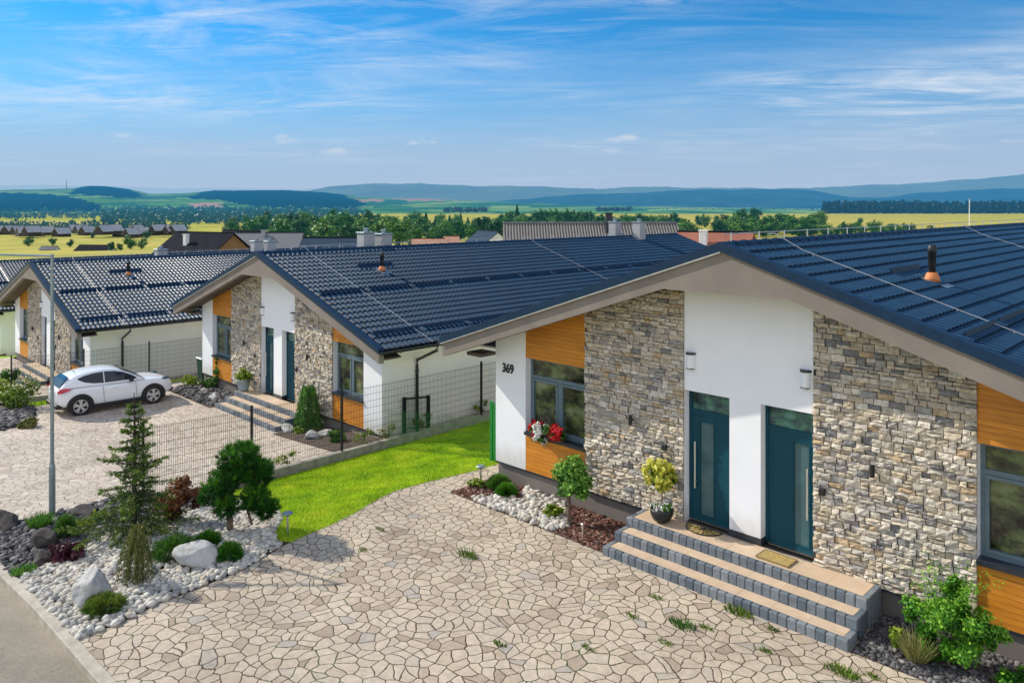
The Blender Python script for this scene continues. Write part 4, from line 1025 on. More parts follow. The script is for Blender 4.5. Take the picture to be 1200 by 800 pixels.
def boulder(px, py, rx, ry, rz_, rot, mat, label, seed, lift=.25, name='boulder'):
    rg = np.random.default_rng(seed); V, F = ICO[3]
    d1 = unit(5); P = V.copy()
    f_ = np.ones(len(V))
    for _ in range(12):
        dd = rg.normal(size=3); dd /= np.linalg.norm(dd); lim = rg.uniform(.55, .9); dot = V@dd
        f_ = np.where(dot > lim, np.minimum(f_, lim/np.maximum(dot, 1e-6)), f_)
    ph = rg.uniform(0, 6, 6); lo = .05*np.sin(V[:, 0]*3+ph[0])*np.sin(V[:, 1]*3.3+ph[1])+.045*np.sin(V[:, 2]*5+ph[2]+V[:, 0]*4)+.03*np.sin(V[:, 1]*9+ph[3])*np.sin(V[:, 2]*8+ph[4])
    P = P*f_[:, None]*(1+lo[:, None]+.012*rg.normal(size=(len(V), 1)))*np.array([rx, ry, rz_])
    p = gp(px, py); o = mesh_obj(name, P.tolist(), F, M[mat], None, None, True)
    o.location = (p[0], p[1], gz(p[0], p[1])+rz_*lift); o.rotation_euler = (0, 0, rot)
    return tag(o, label, 'boulder')
boulder(104, 706, .34, .27, .45, R(60), 'boulder', 'upright white boulder above the kerb beside the low juniper', 4, .35)
boulder(228, 662, .44, .25, .28, R(40), 'boulder', 'long low white boulder below the small pine bushes', 9, .55)
boulder(55, 640, .34, .26, .26, R(20), 'lava', 'dark brown lava rock in front of the lamp post', 12, .4, 'lava_rock')
boulder(5, 618, .45, .35, .28, R(0), 'lava', 'large dark rock at the left edge of the rock garden', 13, .4, 'lava_rock')
boulder(100, 603, .35, .22, .16, R(30), 'lava', 'flat dark rock behind the dwarf cypress', 14, .4, 'lava_rock')
boulder(50, 660, .30, .25, .16, R(0), 'lava', 'rust-brown lava rock left of the maroon perennial', 15, .4, 'lava_rock')
boulder(180, 668, .15, .12, .1, 0, 'boulder', 'small pale cobble to the left of the long white boulder', 16, .4, 'cobble')
# ------------------------------------------------------------------ solar lights
def solar(x, y, h_, label, mush=True):
    t = thing('solar_light', (x, y, gz(x, y)), label, 'garden light')
    MB().tube([(0, 0, -.03), (0, 0, h_)], .022, 10).build('stake', M['steel'], t)
    if mush: MB().lathe([(.03, h_-.05), (.05, h_-.02), (.10, h_), (.11, h_+.015), (.08, h_+.035), (.02, h_+.04)], 16).build('lamp_head', M['zinc'], t)
    else: MB().lathe([(.03, h_-.1), (.032, h_), (.02, h_+.012)], 12).build('lamp_head', M['steel'], t)
solar(-.62, -5.22, .46, 'short solar light at the lawn corner near the pine')
p = at_z(567, 572, 0); solar(.05, -.55, .44, 'short solar light in the mulch by the white pier')
p = at_z(652, 640, 0); solar(3.72, -1.22, .34, 'short steel stake light beside the lowest step', False)
# ------------------------------------------------------------------ pots, mats, flower box
x, y, z = 4.98, -.34, .495
t = thing('flower_bowl', (x, y, z), 'black bowl pot with yellow flower standard left of the door', 'flower pot')
MB().lathe([(.10, 0), (.17, .05), (.215, .14), (.225, .22), (.22, .26), (.20, .26), (.19, .22)], 28).build('bowl', M['potblack'], t, True)
MB().tube([(0, 0, .15), (.01, 0, .5), (0, 0, .85)], [.014, .012, .01], 7).build('stem', M['bark'], t)
Q, r = crown([(0, 0, .86, .25), (-.1, 0, 1.0, .18), (.14, .02, .86, .18), (.05, .1, .75, .14)], 900, .05); quads_obj('foliage', Q, r, M['lime'], t)
Q, r = [], []
for k in range(26):
    d = unit(1)[0]; d[1] -= .3; c = np.array([0, 0, .93])+d*np.array([.26, .26, .24]); q, rr = crown([(c[0], c[1], c[2], .10)], 90, .034); Q.append(q); r.append(rr)
quads_obj('flowers', np.concatenate(Q), np.concatenate(r), M['yflower'], t)
Q, r = crown([(0, 0, .27, .2, .5), (-.12, -.05, .27, .12, .6), (.12, .05, .27, .12, .6)], 500, .035); quads_obj('underplanting', Q, r, M['ball'], t)
Q, r = crown([(0, -.05, .31, .2, .4)], 110, .03); quads_obj('white_flowers', Q, r, M['wflower'], t)
t = thing('half_round_doormat', (5.76, -.17, .496), 'half-round coir doormat with dark sunburst lines at the left door', 'doormat')
n = 20; poly = [(.36*math.cos(math.pi+math.pi*k/n), .32*math.sin(math.pi+math.pi*k/n)+.12) for k in range(n+1)]
MB().prism_xy(poly, 0, .014).build('mat', M['coir'], t)
m = MB()
rim = [(a*1.0, b) for a, b in poly]; m.tube([(a, b, .014) for a, b in rim], .011, 6); m.tube([(-.36, .12, .014), (.36, .12, .014)], .011, 6)
for k in (3, 6, 8, 10, 12, 14, 17): m.tube([(0, .10, .0145), (poly[k][0]*.95, (poly[k][1]-.12)*.95+.12, .0145)], .006, 5)
m.tube([(.15*math.cos(math.pi+math.pi*k/n), .14*math.sin(math.pi+math.pi*k/n)+.12, .0145) for k in range(n+1)], .006, 5)
m.build('pattern', M['black'], t)
t = thing('rectangular_doormat', (7.30, -.30, .496), 'rectangular brown coir doormat at the right door', 'doormat')
MB().bbox(-.30, .30, -.19, .19, 0, .018, .006).build('mat', M['coir'], t)
m = MB()
for a, b, c, d in ((-.30, .30, -.19, -.175), (-.30, .30, .175, .19), (-.30, -.285, -.174, .174), (.285, .30, -.174, .174)): m.box(a, b, c, d, .019, .022)
m.build('border', M['soffit'], t)
t = thing('window_flowers', (1.78, -.05, 1.375), 'red and white geraniums on the sill of the window', 'flowers')
MB().bbox(-.42, .42, -.08, .10, 0, .13, .015).build('flower_box', M['soffit'], t)
Q, r = crown([(-.3, -.05, .18, .2, .8), (0, -.06, .18, .22, .8), (.3, -.05, .18, .2, .8), (-.1, -.13, .02, .14)], 800, .045); quads_obj('foliage', Q, r, M['shrub'], t)
def blooms(cs, mat, nm):
    Q, r = [], []
    for c in cs:
        q, rr = crown([(c[0], c[1], c[2], .08)], 60, .032); Q.append(q); r.append(rr)
    quads_obj(nm, np.concatenate(Q), np.concatenate(r), M[mat], t)
rg = random.Random(2)
blooms([(rg.uniform(-.45, -.15), rg.uniform(-.22, -.02), rg.uniform(.1, .36)) for _ in range(14)]+[(rg.uniform(.1, .48), rg.uniform(-.24, -.02), rg.uniform(.05, .34)) for _ in range(22)], 'rflower', 'red_flowers')
blooms([(rg.uniform(-.25, .12), rg.uniform(-.26, -.08), rg.uniform(-.12, .32)) for _ in range(9)], 'wflower', 'white_flowers')
# ------------------------------------------------------------------ fences
def mesh_fence(posts, z_of, hgt, mat, label, dxyz=(0, 0, 0), name='mesh_fence', step=.055, rp=.03, wire=.0042, post_h=None):
    t = thing(name, dxyz, label, 'fence')
    for i, (x, y) in enumerate(posts):
        z = z_of(x, y); MB().box(x-rp, x+rp, y-rp*.8, y+rp*.8, z-.05, z+(post_h or hgt)).build('post', mat, t)
    for (xa, ya), (xb, yb) in zip(posts[:-1], posts[1:]):
        m = MB(); ln = math.hypot(xb-xa, yb-ya); n = int(ln/step); za, zb = z_of(xa, ya), z_of(xb, yb)
        nx, ny = -(yb-ya)/ln*.006, (xb-xa)/ln*.006
        for k in range(1, n):
            f_ = k/n; x, y, z = xa+(xb-xa)*f_, ya+(yb-ya)*f_, za+(zb-za)*f_
            m.tube([(x, y, z+.06), (x, y, z+hgt-.02)], wire, 4, False)
        for q in np.arange(.08, hgt, .2):
            m.tube([(xa+nx, ya+ny, za+q), (xb+nx, yb+ny, zb+q)], wire*1.15, 4, False)
        m.build('mesh_panel', mat, t)
    return t
zt = lambda x, y: float(np.interp(y, [-9, -5, -3, 30], [-.27, -.42, -.46, -.5]))
fp = [(-5.76, y) for y in (-6.15, -3.4, -.63, 2.14, 4.91, 7.68, 10.45, 13.2)]
f1 = mesh_fence(fp, zt, 1.75, M['fence'], 'dark wire mesh fence between the lawn and the paved yard', post_h=1.82)
f2 = copy_tree(f1); f2.location = (-18.08, 1.25, -1.0); f2['label'] = 'dark wire mesh fence behind the white car, before the cream wall'
f1.location = (0, 0, 0)
zl = lambda x, y: float(g(x, y))
t = mesh_fence([(-5.6, .85), (-1.02, .85)], zl, 1.2, M['greenmetal'], 'green metal fence with thick post crossing the lawn to house 369', name='green_fence', rp=.045, post_h=1.55, wire=.0035)
pc = [c for c in t.children if c.name.startswith('post')][0]; bpy.data.objects.remove(pc)
MB().box(-.93, -.85, .81, .89, -.05, 1.5).build('post', M['greenmetal'], t)
t = thing('garden_gate', (0, 0, 0), 'small dark framed gate beside the corner of the middle house', 'gate')
m = MB(); za = -.62
for x, y in ((-6.30, 2.05), (-5.96, 2.75)): m.box(x-.045, x+.045, y-.045, y+.045, za-.3, za+1.15)
m.tube([(-6.30, 2.05, za+1.1), (-5.96, 2.75, za+1.1)], .03, 6); m.tube([(-6.30, 2.05, za+.15), (-5.96, 2.75, za+.15)], .02, 6)
m.build('frame', M['fence'], t)
m = MB()
for k in range(1, 18):
    f_ = k/18; m.tube([(-6.30+.34*f_, 2.05+.7*f_, za+.15), (-6.30+.34*f_, 2.05+.7*f_, za+1.1)], .004, 4)
m.build('bars', M['fence'], t)
# climbing plants and weeds along the fence
rg = random.Random(8)
for i, (y, h_, m_, lb) in enumerate(((-2.2, .35, 'lime', 'yellow-green sprawling plant on the yard side of the fence'), (-4.1, .5, 'weep', 'thin dry brown stems behind the pine at the fence'), (.35, .45, 'lime', 'leafy rose stems behind the third fence post'), (1.2, .5, 'drygrass', 'dry flowering plant at the corner of the middle house'), (2.6, .55, 'barberry', 'thin red-stemmed plant by the small dark gate'), (5.2, .5, 'lime', 'low green plant at the far end of the fence bed'))):
    shrub((-6.08+rg.uniform(-.05, .05), y, -.6), [(0, 0, h_*.5, .2), (.05, .2, h_*.8, .15), (-.05, -.2, h_*.6, .14)], 260, .035, m_, lb, 'fence_plant', 'plant', [([(0, 0, 0), (.03, .05, h_)], [.008, .004])])
# ------------------------------------------------------------------ middle house yard
O2 = np.array([-19.5, 1.25, -1.0])
x, y = 4.55+O2[0], -.36+O2[1]
t = thing('grey_flower_pot', (x, y, O2[2]+.5), 'grey-blue pot of trailing green plants on the middle house steps', 'flower pot')
MB().lathe([(.17, 0), (.2, .1), (.26, .38), (.29, .4), (.29, .46), (.26, .46), (.24, .4)], 20).build('pot', M['potgrey'], t, True)
Q, r = crown([(0, 0, .55, .32, .6), (-.2, 0, .5, .2), (.25, 0, .55, .22), (0, 0, .75, .16)], 900, .05); quads_obj('foliage', Q, r, M['lime'], t)
x, y = 9.15+O2[0]+.35, -.45+O2[1]
t = thing('weeping_conifer', (x, y, -.95), 'green columnar weeping conifer right of the middle house steps', 'tree')
MB().tube([(0, 0, -.05), (0, 0, 1.2)], [.04, .02], 8).build('trunk', M['bark'], t)
n = 5200; uu = RNG.random(n); a = RNG.uniform(0, 6.28, n); rr = (.16+.28*uu**.8)*(.75+.3*RNG.random(n))*(1+.15*np.sin(a*5))
P = np.stack([np.cos(a)*rr, np.sin(a)*rr, 1.45*(1-uu)], 1); D = np.stack([np.cos(a)*.35, np.sin(a)*.35, -np.ones(n)], 1)+RNG.normal(0, .25, (n, 3)); D /= np.linalg.norm(D, axis=1, keepdims=True)
quads_obj('crown', needles(P, D, .10, .012), np.clip(.45+RNG.normal(0, .25, n), 0, 1), M['ball'], t)
def gp2(px, py):
    z = -1.0
    for _ in range(12): p = at_z(px, py, z); z = gz(p[0], p[1])
    return p
for i, (px, py, s, lb) in enumerate(((337, 505, .26, 'rounded pale stone at the foot of the weeping conifer'), (366, 513, .3, 'wide flat pale stone in the bed before the middle house'), (382, 510, .22, 'small pale stone rightmost in the middle house bed'), (252, 468, .28, 'pale stone beside the left end of the middle steps'), (240, 460, .22, 'grey stone farther left in the middle house bed'))):
    boulder(px, py, s*1.2, s*.8, s*.7, i*.7, 'boulder' if i < 4 else 'rockgrey', lb, 30+i, .35, 'bed_stone')
for px, py, r, m_, lb in ((222, 451, .38, 'lime', 'light green bush left of the topiary at the middle house'), (243, 455, .36, 'shrub', 'dark green bush in front of the two-ball topiary'), (393, 517, .28, 'shrub', 'low dark green plant in the bed under the right window'), (350, 507, .16, 'lime', 'tiny plant between the pale bed stones')):
    p = gp2(px, py); shrub((p[0], p[1], gz(p[0], p[1])), [(0, 0, r*.6, r, .7), (r*.6, r*.3, r*.45, r*.7, .7)], 800, .05, m_, lb, 'garden_bush', 'bush')
p = gp2(256, 455)
shrub((p[0], p[1], -.95), [(0, 0, .32, .24), (0, 0, .72, .22), (0, 0, 1.12, .21)], 2600, .035, 'shrub', 'topiary clipped into stacked dark green balls at the middle house', 'ball_topiary', 'topiary', [([(0, 0, 0), (0, 0, 1.1)], [.03, .02])])
x, y = -19.5-.45, 1.25+.35
t = thing('wheelie_bin', (x, y, -1.0), 'dark green waste bin at the left corner of the middle house', 'bin')
MB().add([(-.22,-.25,0),(.22,-.25,0),(.22,.25,0),(-.22,.25,0),(-.27,-.30,.95),(.27,-.30,.95),(.27,.32,.95),(-.27,.32,.95)], [(0,3,2,1),(4,5,6,7),(0,1,5,4),(1,2,6,5),(2,3,7,6),(3,0,4,7)]).build('body', M['bin'], t)
MB().bbox(-.29, .29, -.33, .34, .955, 1.02, .02).build('lid', M['zinc'], t)
# far-left yard plants
for px, py, r, hh, m_, lb in ((12, 446, .5, .8, 'shrub', 'round dark bush left of the far steps'), (20, 478, .75, 1.15, 'spruce', 'broad spruce bush at the left edge before the far steps'), (4, 470, .5, 1.2, 'lime', 'light green bush cut by the left picture edge'), (33, 500, .3, .6, 'weep', 'small olive shrub left of the white car')):
    p = gp2(px, py); shrub((p[0], p[1], gz(p[0], p[1])), [(0, 0, r*hh*.7, r, hh), (r*.4, 0, r*hh*.4, r*.7, hh), (-r*.4, 0, r*hh*.4, r*.7, hh)], 1500, .06, m_, lb, 'yard_bush', 'bush')
pp = [gp2(a, b) for a, b in ((0, 484), (22, 481), (40, 480), (38, 493), (0, 505))]
scatter('grey_stones', [(q[0], q[1]) for q in pp], 900, .06, .16, M['gravel'], 'grey stones around the shrubs left of the white car', 'stones', .6)
q_ = at_z(151, 431, -1.5)
t = thing('young_tree', (q_[0], q_[1], -1.55), 'thin young tree with sparse leaves before the cream wall', 'tree')
MB().tube([(0, 0, 0), (.05, 0, 1.0), (-.02, 0, 2.2)], [.03, .02, .008], 6).build('trunk', M['bark'], t)
Q, r = crown([(0, 0, 2.3, .35), (-.4, .2, 1.9, .3), (.35, -.1, 2.0, .3), (-.2, 0, 1.6, .25)], 220, .07); quads_obj('crown', Q, r, M['lime'], t)
# ------------------------------------------------------------------ street lamp
lx, ly = -5.86, -8.05; lz = gz(lx, ly)
t = thing('street_lamp', (lx, ly, lz), 'tall grey-blue steel lamp post standing in the rock garden', 'street lamp')
MB().lathe([(.066, -.1), (.066, 1.08), (.058, 1.13), (.04, 1.17)], 16).build('base_sleeve', M['zinc'], t)
m = MB(); m.tube([(0, 0, 1.1), (0, 0, 5.82)], [.040, .032], 14); m.tube([(0, 0, 1.15), (0, 0, 1.22)], .048, 14); m.build('pole', M['zinc'], t)
ad = -RV
m = MB(); m.tube([(0.02, 0, 5.78), (ad[0]*1.7, ad[1]*1.7, 5.82)], .026, 10); m.build('arm', M['zinc'], t)
m = MB(); m.box(-.30, .30, -.08, .08, -.03, .03); o = m.build('lamp_head', M['zinc'], t); o.location = (ad[0]*2.0, ad[1]*2.0, 5.83); o.rotation_euler = (0, 0, math.atan2(ad[1], ad[0]))
# ------------------------------------------------------------------ car (front towards +y, origin under the rear axle)
def make_car(loc, rz):
    t = thing('parked_car', loc, 'white compact crossover car parked on the paved yard', 'car', rz=rz)
    stn = [(-.74, .60, .50, .93, .80), (-.70, .74, .42, .99, .86), (-.56, .83, .33, 1.04, .90), (-.2, .875, .26, 1.06, .92), (.4, .885, .23, 1.05, .92), (1.1, .885, .23, 1.02, .90), (1.8, .885, .23, 1.00, .88), (2.2, .885, .25, 1.0, .87), (2.7, .88, .28, .98, .84), (3.0, .86, .30, .93, .80), (3.22, .78, .34, .84, .72), (3.36, .64, .42, .72, .62)]
    V = []; nS = len(stn)
    for y, w_, zb, zt_, zs in stn:
        half = [(0, zb), (w_*.82, zb), (w_*.97, zb+.08), (w_, (zb+zs)/2-.02), (w_*.985, zs), (w_*.90, zt_-.03), (w_*.6, zt_+.0), (0, zt_+.015)]
        ring = half+[(-a, b) for a, b in half[-2:0:-1]]
        V += [(a, y, b) for a, b in ring]
    K = 14; F = [(i*K+k, i*K+(k+1) % K, (i+1)*K+(k+1) % K, (i+1)*K+k) for i in range(nS-1) for k in range(K)]
    F += [tuple(range(K))[::-1], tuple(range((nS-1)*K, nS*K))]
    F = [f[::-1] for f in F]
    b = mesh_obj('body', V, F, M['carpaint'], t, smooth=True)
    md = b.modifiers.new('sub', 'SUBSURF'); md.levels = 2; md.render_levels = 2
    # cabin
    cab = [(-.62, .72, 1.03, 1.06), (-.42, .70, 1.03, 1.30), (-.1, .66, 1.03, 1.46), (.35, .645, 1.02, 1.54), (.9, .64, 1.0, 1.555), (1.35, .64, 1.0, 1.50), (1.75, .655, .98, 1.32), (2.25, .69, .98, 1.04)]
    V = []
    for y, w_, zb, zt_ in cab:
        wb = .80 if zt_ > 1.1 else .76
        hgt_ = zt_-zb
        half = [(wb, zb), (wb-(wb-w_)*.55*min(1, hgt_/.5), zb+hgt_*.5), (w_-.02, zb+hgt_*.90), (w_*.72, zt_), (0, zt_+.012)]
        ring = half+[(-a, c) for a, c in half[-2::-1]]
        V += [(a, y, c) for a, c in ring]
    K = 9; F = [(i*K+k, i*K+k+1, (i+1)*K+k+1, (i+1)*K+k)[::-1] for i in range(len(cab)-1) for k in range(K-1)]
    cb_ = mesh_obj('cabin', V, F, M['carpaint'], t, smooth=True)
    md = cb_.modifiers.new('sub', 'SUBSURF'); md.levels = 2; md.render_levels = 2
    # side glass: on the sloping side face
    def sidept(y, f_):          # f 0 belt .. 1 roof edge
        zb = 1.0; zt_ = np.interp(y, [c[0] for c in cab], [c[3] for c in cab]); w_ = np.interp(y, [c[0] for c in cab], [c[1] for c in cab])
        h_ = zt_-zb; xx = np.interp(f_, [0, .5, .9], [.80, .80-(.80-w_)*.55, w_-.02]); return xx+.012, y, zb+h_*f_
    for s in (1, -1):
        for a, b_ in (((0.02, .40), 1), ((.74, .06), 2)):
            pass
        def pane(ys, lo, hi, nm):
            m = MB(); vs = []
            for y, l_, h_ in zip(ys, lo, hi):
                for q in (0, .5, 1): p_ = sidept(y, l_+(h_-l_)*q); vs.append((p_[0]*s, p_[1], p_[2]))
            fs = []
            for i in range(len(ys)-1):
                for q in range(2):
                    f0 = (i*3+q, (i+1)*3+q, (i+1)*3+q+1, i*3+q+1); fs.append(f0 if s > 0 else f0[::-1])
            m.add(vs, fs); return m.build(nm, M['carglass'], t)
        for yy in (.78, 1.92):
            m = MB(); m.tube([(s*.872, yy+.02, .36), (s*.891, yy, .60), (s*.886, yy-.02, .86), (s*.845, yy-.02, .96)], .006, 5); m.build('door_seam', M['black'], t)
        pane([-.05, .15, .45, .80], [.60, .34, .18, .12], [.70, .78, .82, .83], 'rear_side_window')
        pane([.84, 1.2, 1.55, 1.8, 1.95], [.12, .12, .14, .2, .3], [.83, .83, .80, .68, .45], 'front_side_window')
        MB().bbox(s*.90-.09, s*.90+.09, 1.66, 1.80, 1.0, 1.13, .03).build('mirror', M['black'], t)
        MB().box(s*.885-.012, s*.885+.012, 1.05, 1.25, .845, .87).build('door_handle', M['carpaint'], t)
        m = MB(); m.bbox(min(s*.80, s*.905), max(s*.80, s*.905), .36, 2.15, .20, .34, .02); m.build('sill_cladding', M['black'], t)
        for wy in (0, 2.53):
            m = MB(); n = 28; vs = []
            for x_, rad in ((.80, .45), (.905, .45), (.905, .35)):
                for k in range(n+1):
                    a = -.35+(math.pi+.7)*k/n; vs.append((s*x_, wy+rad*math.cos(a), .34+rad*math.sin(a)))
            K2 = n+1; fs = [(j*K2+k, j*K2+k+1, (j+1)*K2+k+1, (j+1)*K2+k) for j in range(2) for k in range(n)]
            m.add(vs, [f_ if s < 0 else f_[::-1] for f_ in fs]); 
            cx = [(s*.893, wy, .34)]+[(s*.893, wy+.37*math.cos(2*math.pi*k/24), .34+.37*math.sin(2*math.pi*k/24)) for k in range(24)]
            m.add(cx, [(0, 1+k, 1+(k+1) % 24) if s > 0 else (0, 1+(k+1) % 24, 1+k) for k in range(24)])
            m.build('wheel_arch', M['black'], t)
            wm = MB(); prof = [(.22, .70), (.335, .70), (.355, .73), (.355, .87), (.34, .90), (.25, .905), (.235, .88)]
            n = 28; vs = [(s*x_, wy+r_*math.cos(2*math.pi*k/n), .345+r_*math.sin(2*math.pi*k/n)) for r_, x_ in prof for k in range(n)]
            wm.add(vs, [(i*n+k, i*n+(k+1) % n, (i+1)*n+(k+1) % n, (i+1)*n+k) for i in range(len(prof)-1) for k in range(n)])
            wo = wm.build('wheel', M['tyre'], t, True)
            dk = MB(); dk.add([(s*.872, wy, .345)]+[(s*.872, wy+.24*math.cos(2*math.pi*k/24), .345+.24*math.sin(2*math.pi*k/24)) for k in range(24)], [(0, 1+k, 1+(k+1) % 24) for k in range(24)]); dk.build('brake_disc', M['black'], wo)
            rm = MB()
            for k in range(5):
                a = 2*math.pi*k/5+.3
                for da in (-.20, .20):
                    c, s_ = math.cos(a+da), math.sin(a+da); c2, s2 = math.cos(a+da*.4), math.sin(a+da*.4)
                    rm.tube([(s*.893, wy+.05*c2, .345+.05*s2), (s*.898, wy+.23*c, .345+.23*s_)], [.03, .034], 6)
            rm.tube([(s*.88, wy, .345), (s*.91, wy, .345)], .05, 12)
            ring = [(s*.895, wy+.235*math.cos(2*math.pi*k/32), .345+.235*math.sin(2*math.pi*k/32)) for k in range(33)]; rm.tube(ring, .012, 6)
            rm.build('rim', M['rim'], wo)
        # tail lamp, boomerang shaped
        m = MB(); pts = [(-.715, .80, .88), (-.60, .86, .90), (-.30, .885, .99), (-.28, .86, 1.03), (-.5, .80, 1.06), (-.70, .70, 1.0)]
        vs = [(s*(px_+.025), py_-.02, pz_) for py_, px_, pz_ in pts]; m.add(vs+[(s*(.78), -.45, .97)], [tuple(range(6)) if s < 0 else tuple(range(6))[::-1]]+[(i, (i+1) % 6, 6) for i in range(6)])
        m.build('tail_lamp', M['redlamp'], t)
        m = MB(); m.ico((s*.70, 3.04, .905), .06, .17, .05, 0, .5, 2, s*.3); m.build('headlight', M['dglass'], t, True)
    m = MB(); vs = []
    for y, z, w_ in ((-.62, 1.075, .62), (-.445, 1.29, .59), (-.30, 1.385, .55)): vs += [(-w_, y-.022, z+.008), (w_, y-.022, z+.008)]
    m.add(vs, [(0, 1, 3, 2), (2, 3, 5, 4)]); m.build('rear_window', M['carglass'], t)
    m = MB(); vs = []
    for y, z, w_ in ((2.17, 1.085, .66), (1.78, 1.325, .60), (1.42, 1.485, .55)): vs += [(-w_, y+.02, z+.012), (w_, y+.02, z+.012)]
    m.add(vs, [(1, 0, 2, 3), (3, 2, 4, 5)]); m.build('windscreen', M['carglass'], t)
    MB().bbox(-.26, .26, -.775, -.745, .74, .85, .005).build('number_plate', M['plate'], t)
    MB().bbox(-.72, .72, -.77, -.55, .30, .47, .04).build('rear_bumper', M['black'], t)
    MB().bbox(-.60, .60, 3.15, 3.37, .32, .44, .04).build('front_bumper', M['black'], t)
    m = MB(); m.tube([(.25, -.05, 1.49), (.25, -.14, 1.60)], [.012, .006], 6); m.build('antenna', M['black'], t)
    return t
make_car((-18.38, -4.08, -1.0), R(-2))
# ------------------------------------------------------------------ distant landscape
def range_mesh(name, prof, D, base_px, mat, rough=.5, cols=520, back=1.12, rows=14, front=.72, x0=-700, x1=2000, seed=1):
    """a hill range: crest profile surveyed as heights at distance D"""
    rg = np.random.default_rng(seed); px = np.linspace(x0, x1, cols)
    cy = np.interp(px, [p[0] for p in prof], [p[1] for p in prof])
    cy = cy+rg.normal(0, rough*.22, cols)+rough*(np.sin(px*.05+seed)*.5+np.sin(px*.13+seed*2)*.35)
    V = []; 
    lev = np.concatenate([np.linspace(0, 1, rows), [.75, 0]])
    dep = np.concatenate([np.linspace(front, 1, rows), [1.05, back]])
    for l, d in zip(lev, dep):
        for k in range(cols):
            r_ = ray(px[k], 0); zc_ = 6.6+(HOR-cy[k])/FOC*D
            e = l**1.3; q = CAM[:2]+r_[:2]*D*d
            z = -16+(zc_+16)*e*(1+.05*math.sin(px[k]*.07+d*20)*(1-l)) if l < 1 else zc_
            V.append((q[0], q[1], z))
    n = len(lev); F = [(i*cols+k, i*cols+k+1, (i+1)*cols+k+1, (i+1)*cols+k) for i in range(n-1) for k in range(cols-1)]
    o = mesh_obj(name, V, F, mat, smooth=True); return struct(o)
def m_hill(name, stops, nscale, hz_len, hz_c, maxf, nrough=.6, stretch=(1, 1, 1)):
    m, nt, b = new_mat(name); gm = N(nt, 'ShaderNodeNewGeometry'); mp = N(nt, 'ShaderNodeMapping'); mp.inputs['Scale'].default_value = stretch; L(nt, gm.outputs['Position'], mp.inputs['Vector'])
    n = noise(nt, mp.outputs[0], nscale, 6, nrough); r = ramp(nt, stops, n); L(nt, r.outputs[0], b.inputs['Base Color']); b.inputs['Roughness'].default_value = 1; b.inputs['Specular IOR Level'].default_value = 0
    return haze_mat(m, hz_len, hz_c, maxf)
mt_far = m_hill('far_blue_mountains', [(.35, (.03, .09, .10)), (.65, (.08, .15, .12))], .0006, 26000, (.17, .40, .66), .9)
mt_mid = m_hill('blue_wooded_mountains', [(.35, (.012, .05, .05)), (.65, (.04, .10, .07))], .0009, 16000, (.055, .27, .55), .9)
mt_left_plain = m_hill('patchwork_hills', [(.30, (.02, .07, .04)), (.45, (.06, .14, .05)), (.55, (.16, .26, .07)), (.7, (.24, .30, .10))], .0011, 9000, (.10, .34, .55), .9, .5, (1, 1, 3))
def m_patch():
    m, nt, b = new_mat('patchwork_hills'); gm = N(nt, 'ShaderNodeNewGeometry')
    mp = N(nt, 'ShaderNodeMapping'); mp.inputs['Rotation'].default_value = (0, 0, R(-45)); L(nt, gm.outputs['Position'], mp.inputs['Vector'])
    m2 = N(nt, 'ShaderNodeMapping'); m2.inputs['Scale'].default_value = (.0011, .0022, .0); L(nt, mp.outputs[0], m2.inputs['Vector'])
    nz = N(nt, 'ShaderNodeTexNoise'); nz.inputs['Scale'].default_value = 3; L(nt, m2.outputs[0], nz.inputs['Vector'])
    ad = N(nt, 'ShaderNodeVectorMath', operation='MULTIPLY_ADD'); L(nt, nz.outputs['Color'], ad.inputs[0]); ad.inputs[1].default_value = (.5, .5, 0); L(nt, m2.outputs[0], ad.inputs[2])
    vo = N(nt, 'ShaderNodeTexVoronoi', voronoi_dimensions='2D'); vo.inputs['Scale'].default_value = 1; L(nt, ad.outputs[0], vo.inputs['Vector'])
    sp_ = N(nt, 'ShaderNodeSeparateColor'); L(nt, vo.outputs['Color'], sp_.inputs[0])
    r = ramp(nt, [(0, (.02, .08, .03)), (.22, (.10, .24, .05)), (.40, (.20, .34, .07)), (.55, (.02, .09, .04)), (.68, (.30, .40, .12)), (.80, (.52, .30, .22)), (.90, (.14, .28, .06))], sp_.outputs[0], 'CONSTANT')
    n = noise(nt, gm.outputs['Position'], .004, 6, .7); k = ramp(nt, [(.3, (.7, .75, .75)), (.7, (1.2, 1.15, 1.1))], n)
    L(nt, mixc(nt, 1, r.outputs[0], k.outputs[0], 'MULTIPLY'), b.inputs['Base Color']); b.inputs['Roughness'].default_value = 1; b.inputs['Specular IOR Level'].default_value = 0
    return haze_mat(m, 11000, (.07, .32, .50), .9)
mt_left = m_patch()
mt_wood = m_hill('wooded_hill', [(.3, (.008, .035, .04)), (.7, (.025, .07, .05))], .004, 9000, (.035, .20, .46), .9)
mt_pale = m_hill('pale_far_hills', [(.3, (.1, .15, .15)), (.7, (.12, .18, .16))], .0006, 15000, (.33, .53, .74), .95)
range_mesh('hills', [(-120, 218), (60, 217), (130, 218), (200, 221), (240, 220), (330, 222), (400, 220), (520, 226), (1320, 240)], 30000, 243, mt_pale, .5, seed=3)
range_mesh('hills', [(-120, 250), (330, 230), (385, 219), (420, 215.5), (445, 214.5), (480, 215.5), (560, 217.5), (640, 219), (700, 221), (760, 219), (830, 220), (900, 221), (980, 219), (1050, 215.5), (1100, 213), (1150, 209.5), (1200, 203.5), (1320, 195)], 24000, 243, mt_far, .9, seed=5)
range_mesh('hills', [(-120, 250), (520, 246), (600, 234), (660, 229), (740, 226), (800, 223), (900, 221.5), (950, 223), (990, 230), (1030, 232), (1080, 226), (1140, 222), (1320, 219)], 16000, 243, mt_mid, .8, seed=8)
